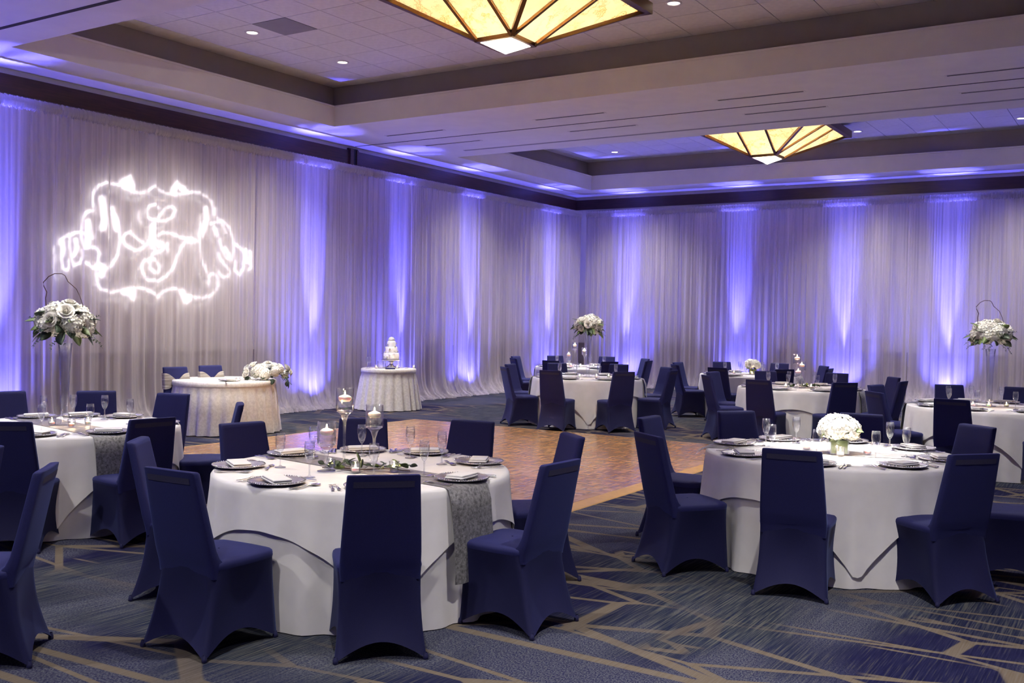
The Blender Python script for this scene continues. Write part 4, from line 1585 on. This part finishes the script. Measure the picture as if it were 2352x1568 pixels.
flute.place('single champagne flute on the sweetheart table', 'champagne flute', (-11.15, 10.32, .762), 0, 'champagne flutes')
votive.place('lit votive candle at the edge of the sweetheart table', 'votive candle', (-10.90, 9.93, .762), 0, 'votive candles')
glow(-10.90, 9.93, .815, .6)
knife.place('silver knife on the sweetheart table', 'knife', (-11.0, 9.78, .763), R(60), 'knives on the tables')
P = bouquet_parts(77, (0, 0, .10), .17, .30, .10, 7, 9, 16, 6, -.35, .95)
r2 = random.Random(9)
for k in range(16):
    P.append(('leaf', LF[k % 3], (.16 + r2.uniform(-.02, .06), r2.uniform(-.30, .30), r2.uniform(-.06, .04)), orient(Vector((.4, r2.uniform(-.5, .5), -1)), r2.uniform(-1, 1)), r2.uniform(1, 1.5)))
Proto('flower_arrangement', P).place('long low arrangement of white roses spilling over the sweetheart table', 'bouquet', (-10.98, 10.56, .765), R(-35))

# ------------------------------------------------------------------ cake table
CK = (-12.02, 14.60)
sk2 = skirted(.50, .76, 22, .10, 'pleated_skirt')
band2 = G().lathe([(.502, .756), (.510, .750), (.512, .690), (.505, .684)], 48).mesh('skirt_band', M['damask'])
Proto('cake_table', [('pleated_skirt', sk2), ('skirt_band', band2)]).place('small round cake table with ivory pleated damask skirt', 'table', (*CK, 0), 0)
P = [('stand', G().lathe([(.16, 0), (.165, .01), (.12, .025), (.05, .05), (.035, .09), (.06, .125), (.17, .14), (.185, .150), (.18, .158), (0, .158)], 28, cap0=True).mesh('cake_stand', M['silver']))]
z = .158
for k, (rr, h) in enumerate(((.145, .125), (.110, .115), (.078, .105))):
    P.append(('cake_tier', G().lathe([(0, z), (rr, z), (rr + .002, z + .01), (rr, z + h - .012), (rr - .012, z + h), (0, z + h)], 32).mesh('cake_tier', M['cake'])))
    z += h
r3 = random.Random(4)
for k in range(18):
    a_ = k * 2.4
    zz = .17 + .32 * k / 18
    rr = .15 - .075 * k / 18
    P.append(('icing_flower', RO[k % 3], (rr * math.cos(a_), rr * math.sin(a_), zz), zrot((math.cos(a_), math.sin(a_), .3)), .42))
for k in range(10):
    a_ = k * 1.9
    P.append(('leaf', LF[k % 3], (.15 * math.cos(a_), .15 * math.sin(a_), .165 + .05 * (k % 4)), orient((math.cos(a_), math.sin(a_), .1)), .55))
P.append(('top_spray', HY[0], (.0, .0, z + .015), (0, 0, 0), .75))
Proto('tiered_cake', P).place('three-tier white wedding cake with flowers on silver stand', 'cake', (CK[0] + .02, CK[1] + .05, .762), 0)
for i, (dx, dy) in enumerate(((.02, -.38), (.30, -.12), (.40, .25))):
    wd = ('left', 'middle', 'right')[i]
    votive.place(f'{wd} lit votive candle on the cake table', 'votive candle', (CK[0] + dx, CK[1] + dy, .762), 0, 'votive candles')
    glow(CK[0] + dx, CK[1] + dy, .815, .5)
for i, (dx, dy) in enumerate(((-.16, -.42), (-.18, -.33))):
    flute.place(f'{("left", "right")[i]} toasting flute at the left side of the cake table', 'champagne flute', (CK[0] + dx, CK[1] + dy, .762), 0, 'champagne flutes')
g = G().lathe([(.0, .0), (.07, .0), (.075, .005), (.078, .13), (.080, .14), (.077, .14), (.075, .13), (.07, .008), (0, .008)], 24).mesh('bowl', M['glass'])
Proto('glass_bowl', mesh=g).place('clear glass bowl left of the cake stand', 'bowl', (CK[0] + .0, CK[1] - .20, .762))
g = G()
nap(g, .18, .09, 0, .02)
Proto('dark_napkin', mesh=g.mesh('dark_napkin', M['navy'])).place('dark folded napkin with cake server beside the glass bowl', 'napkin', (CK[0] + .25, CK[1] - .26, .763), R(40))
knife.place('silver cake knife lying right of the cake stand', 'knife', (CK[0] + .30, CK[1] + .16, .763), R(20), 'knives on the tables')
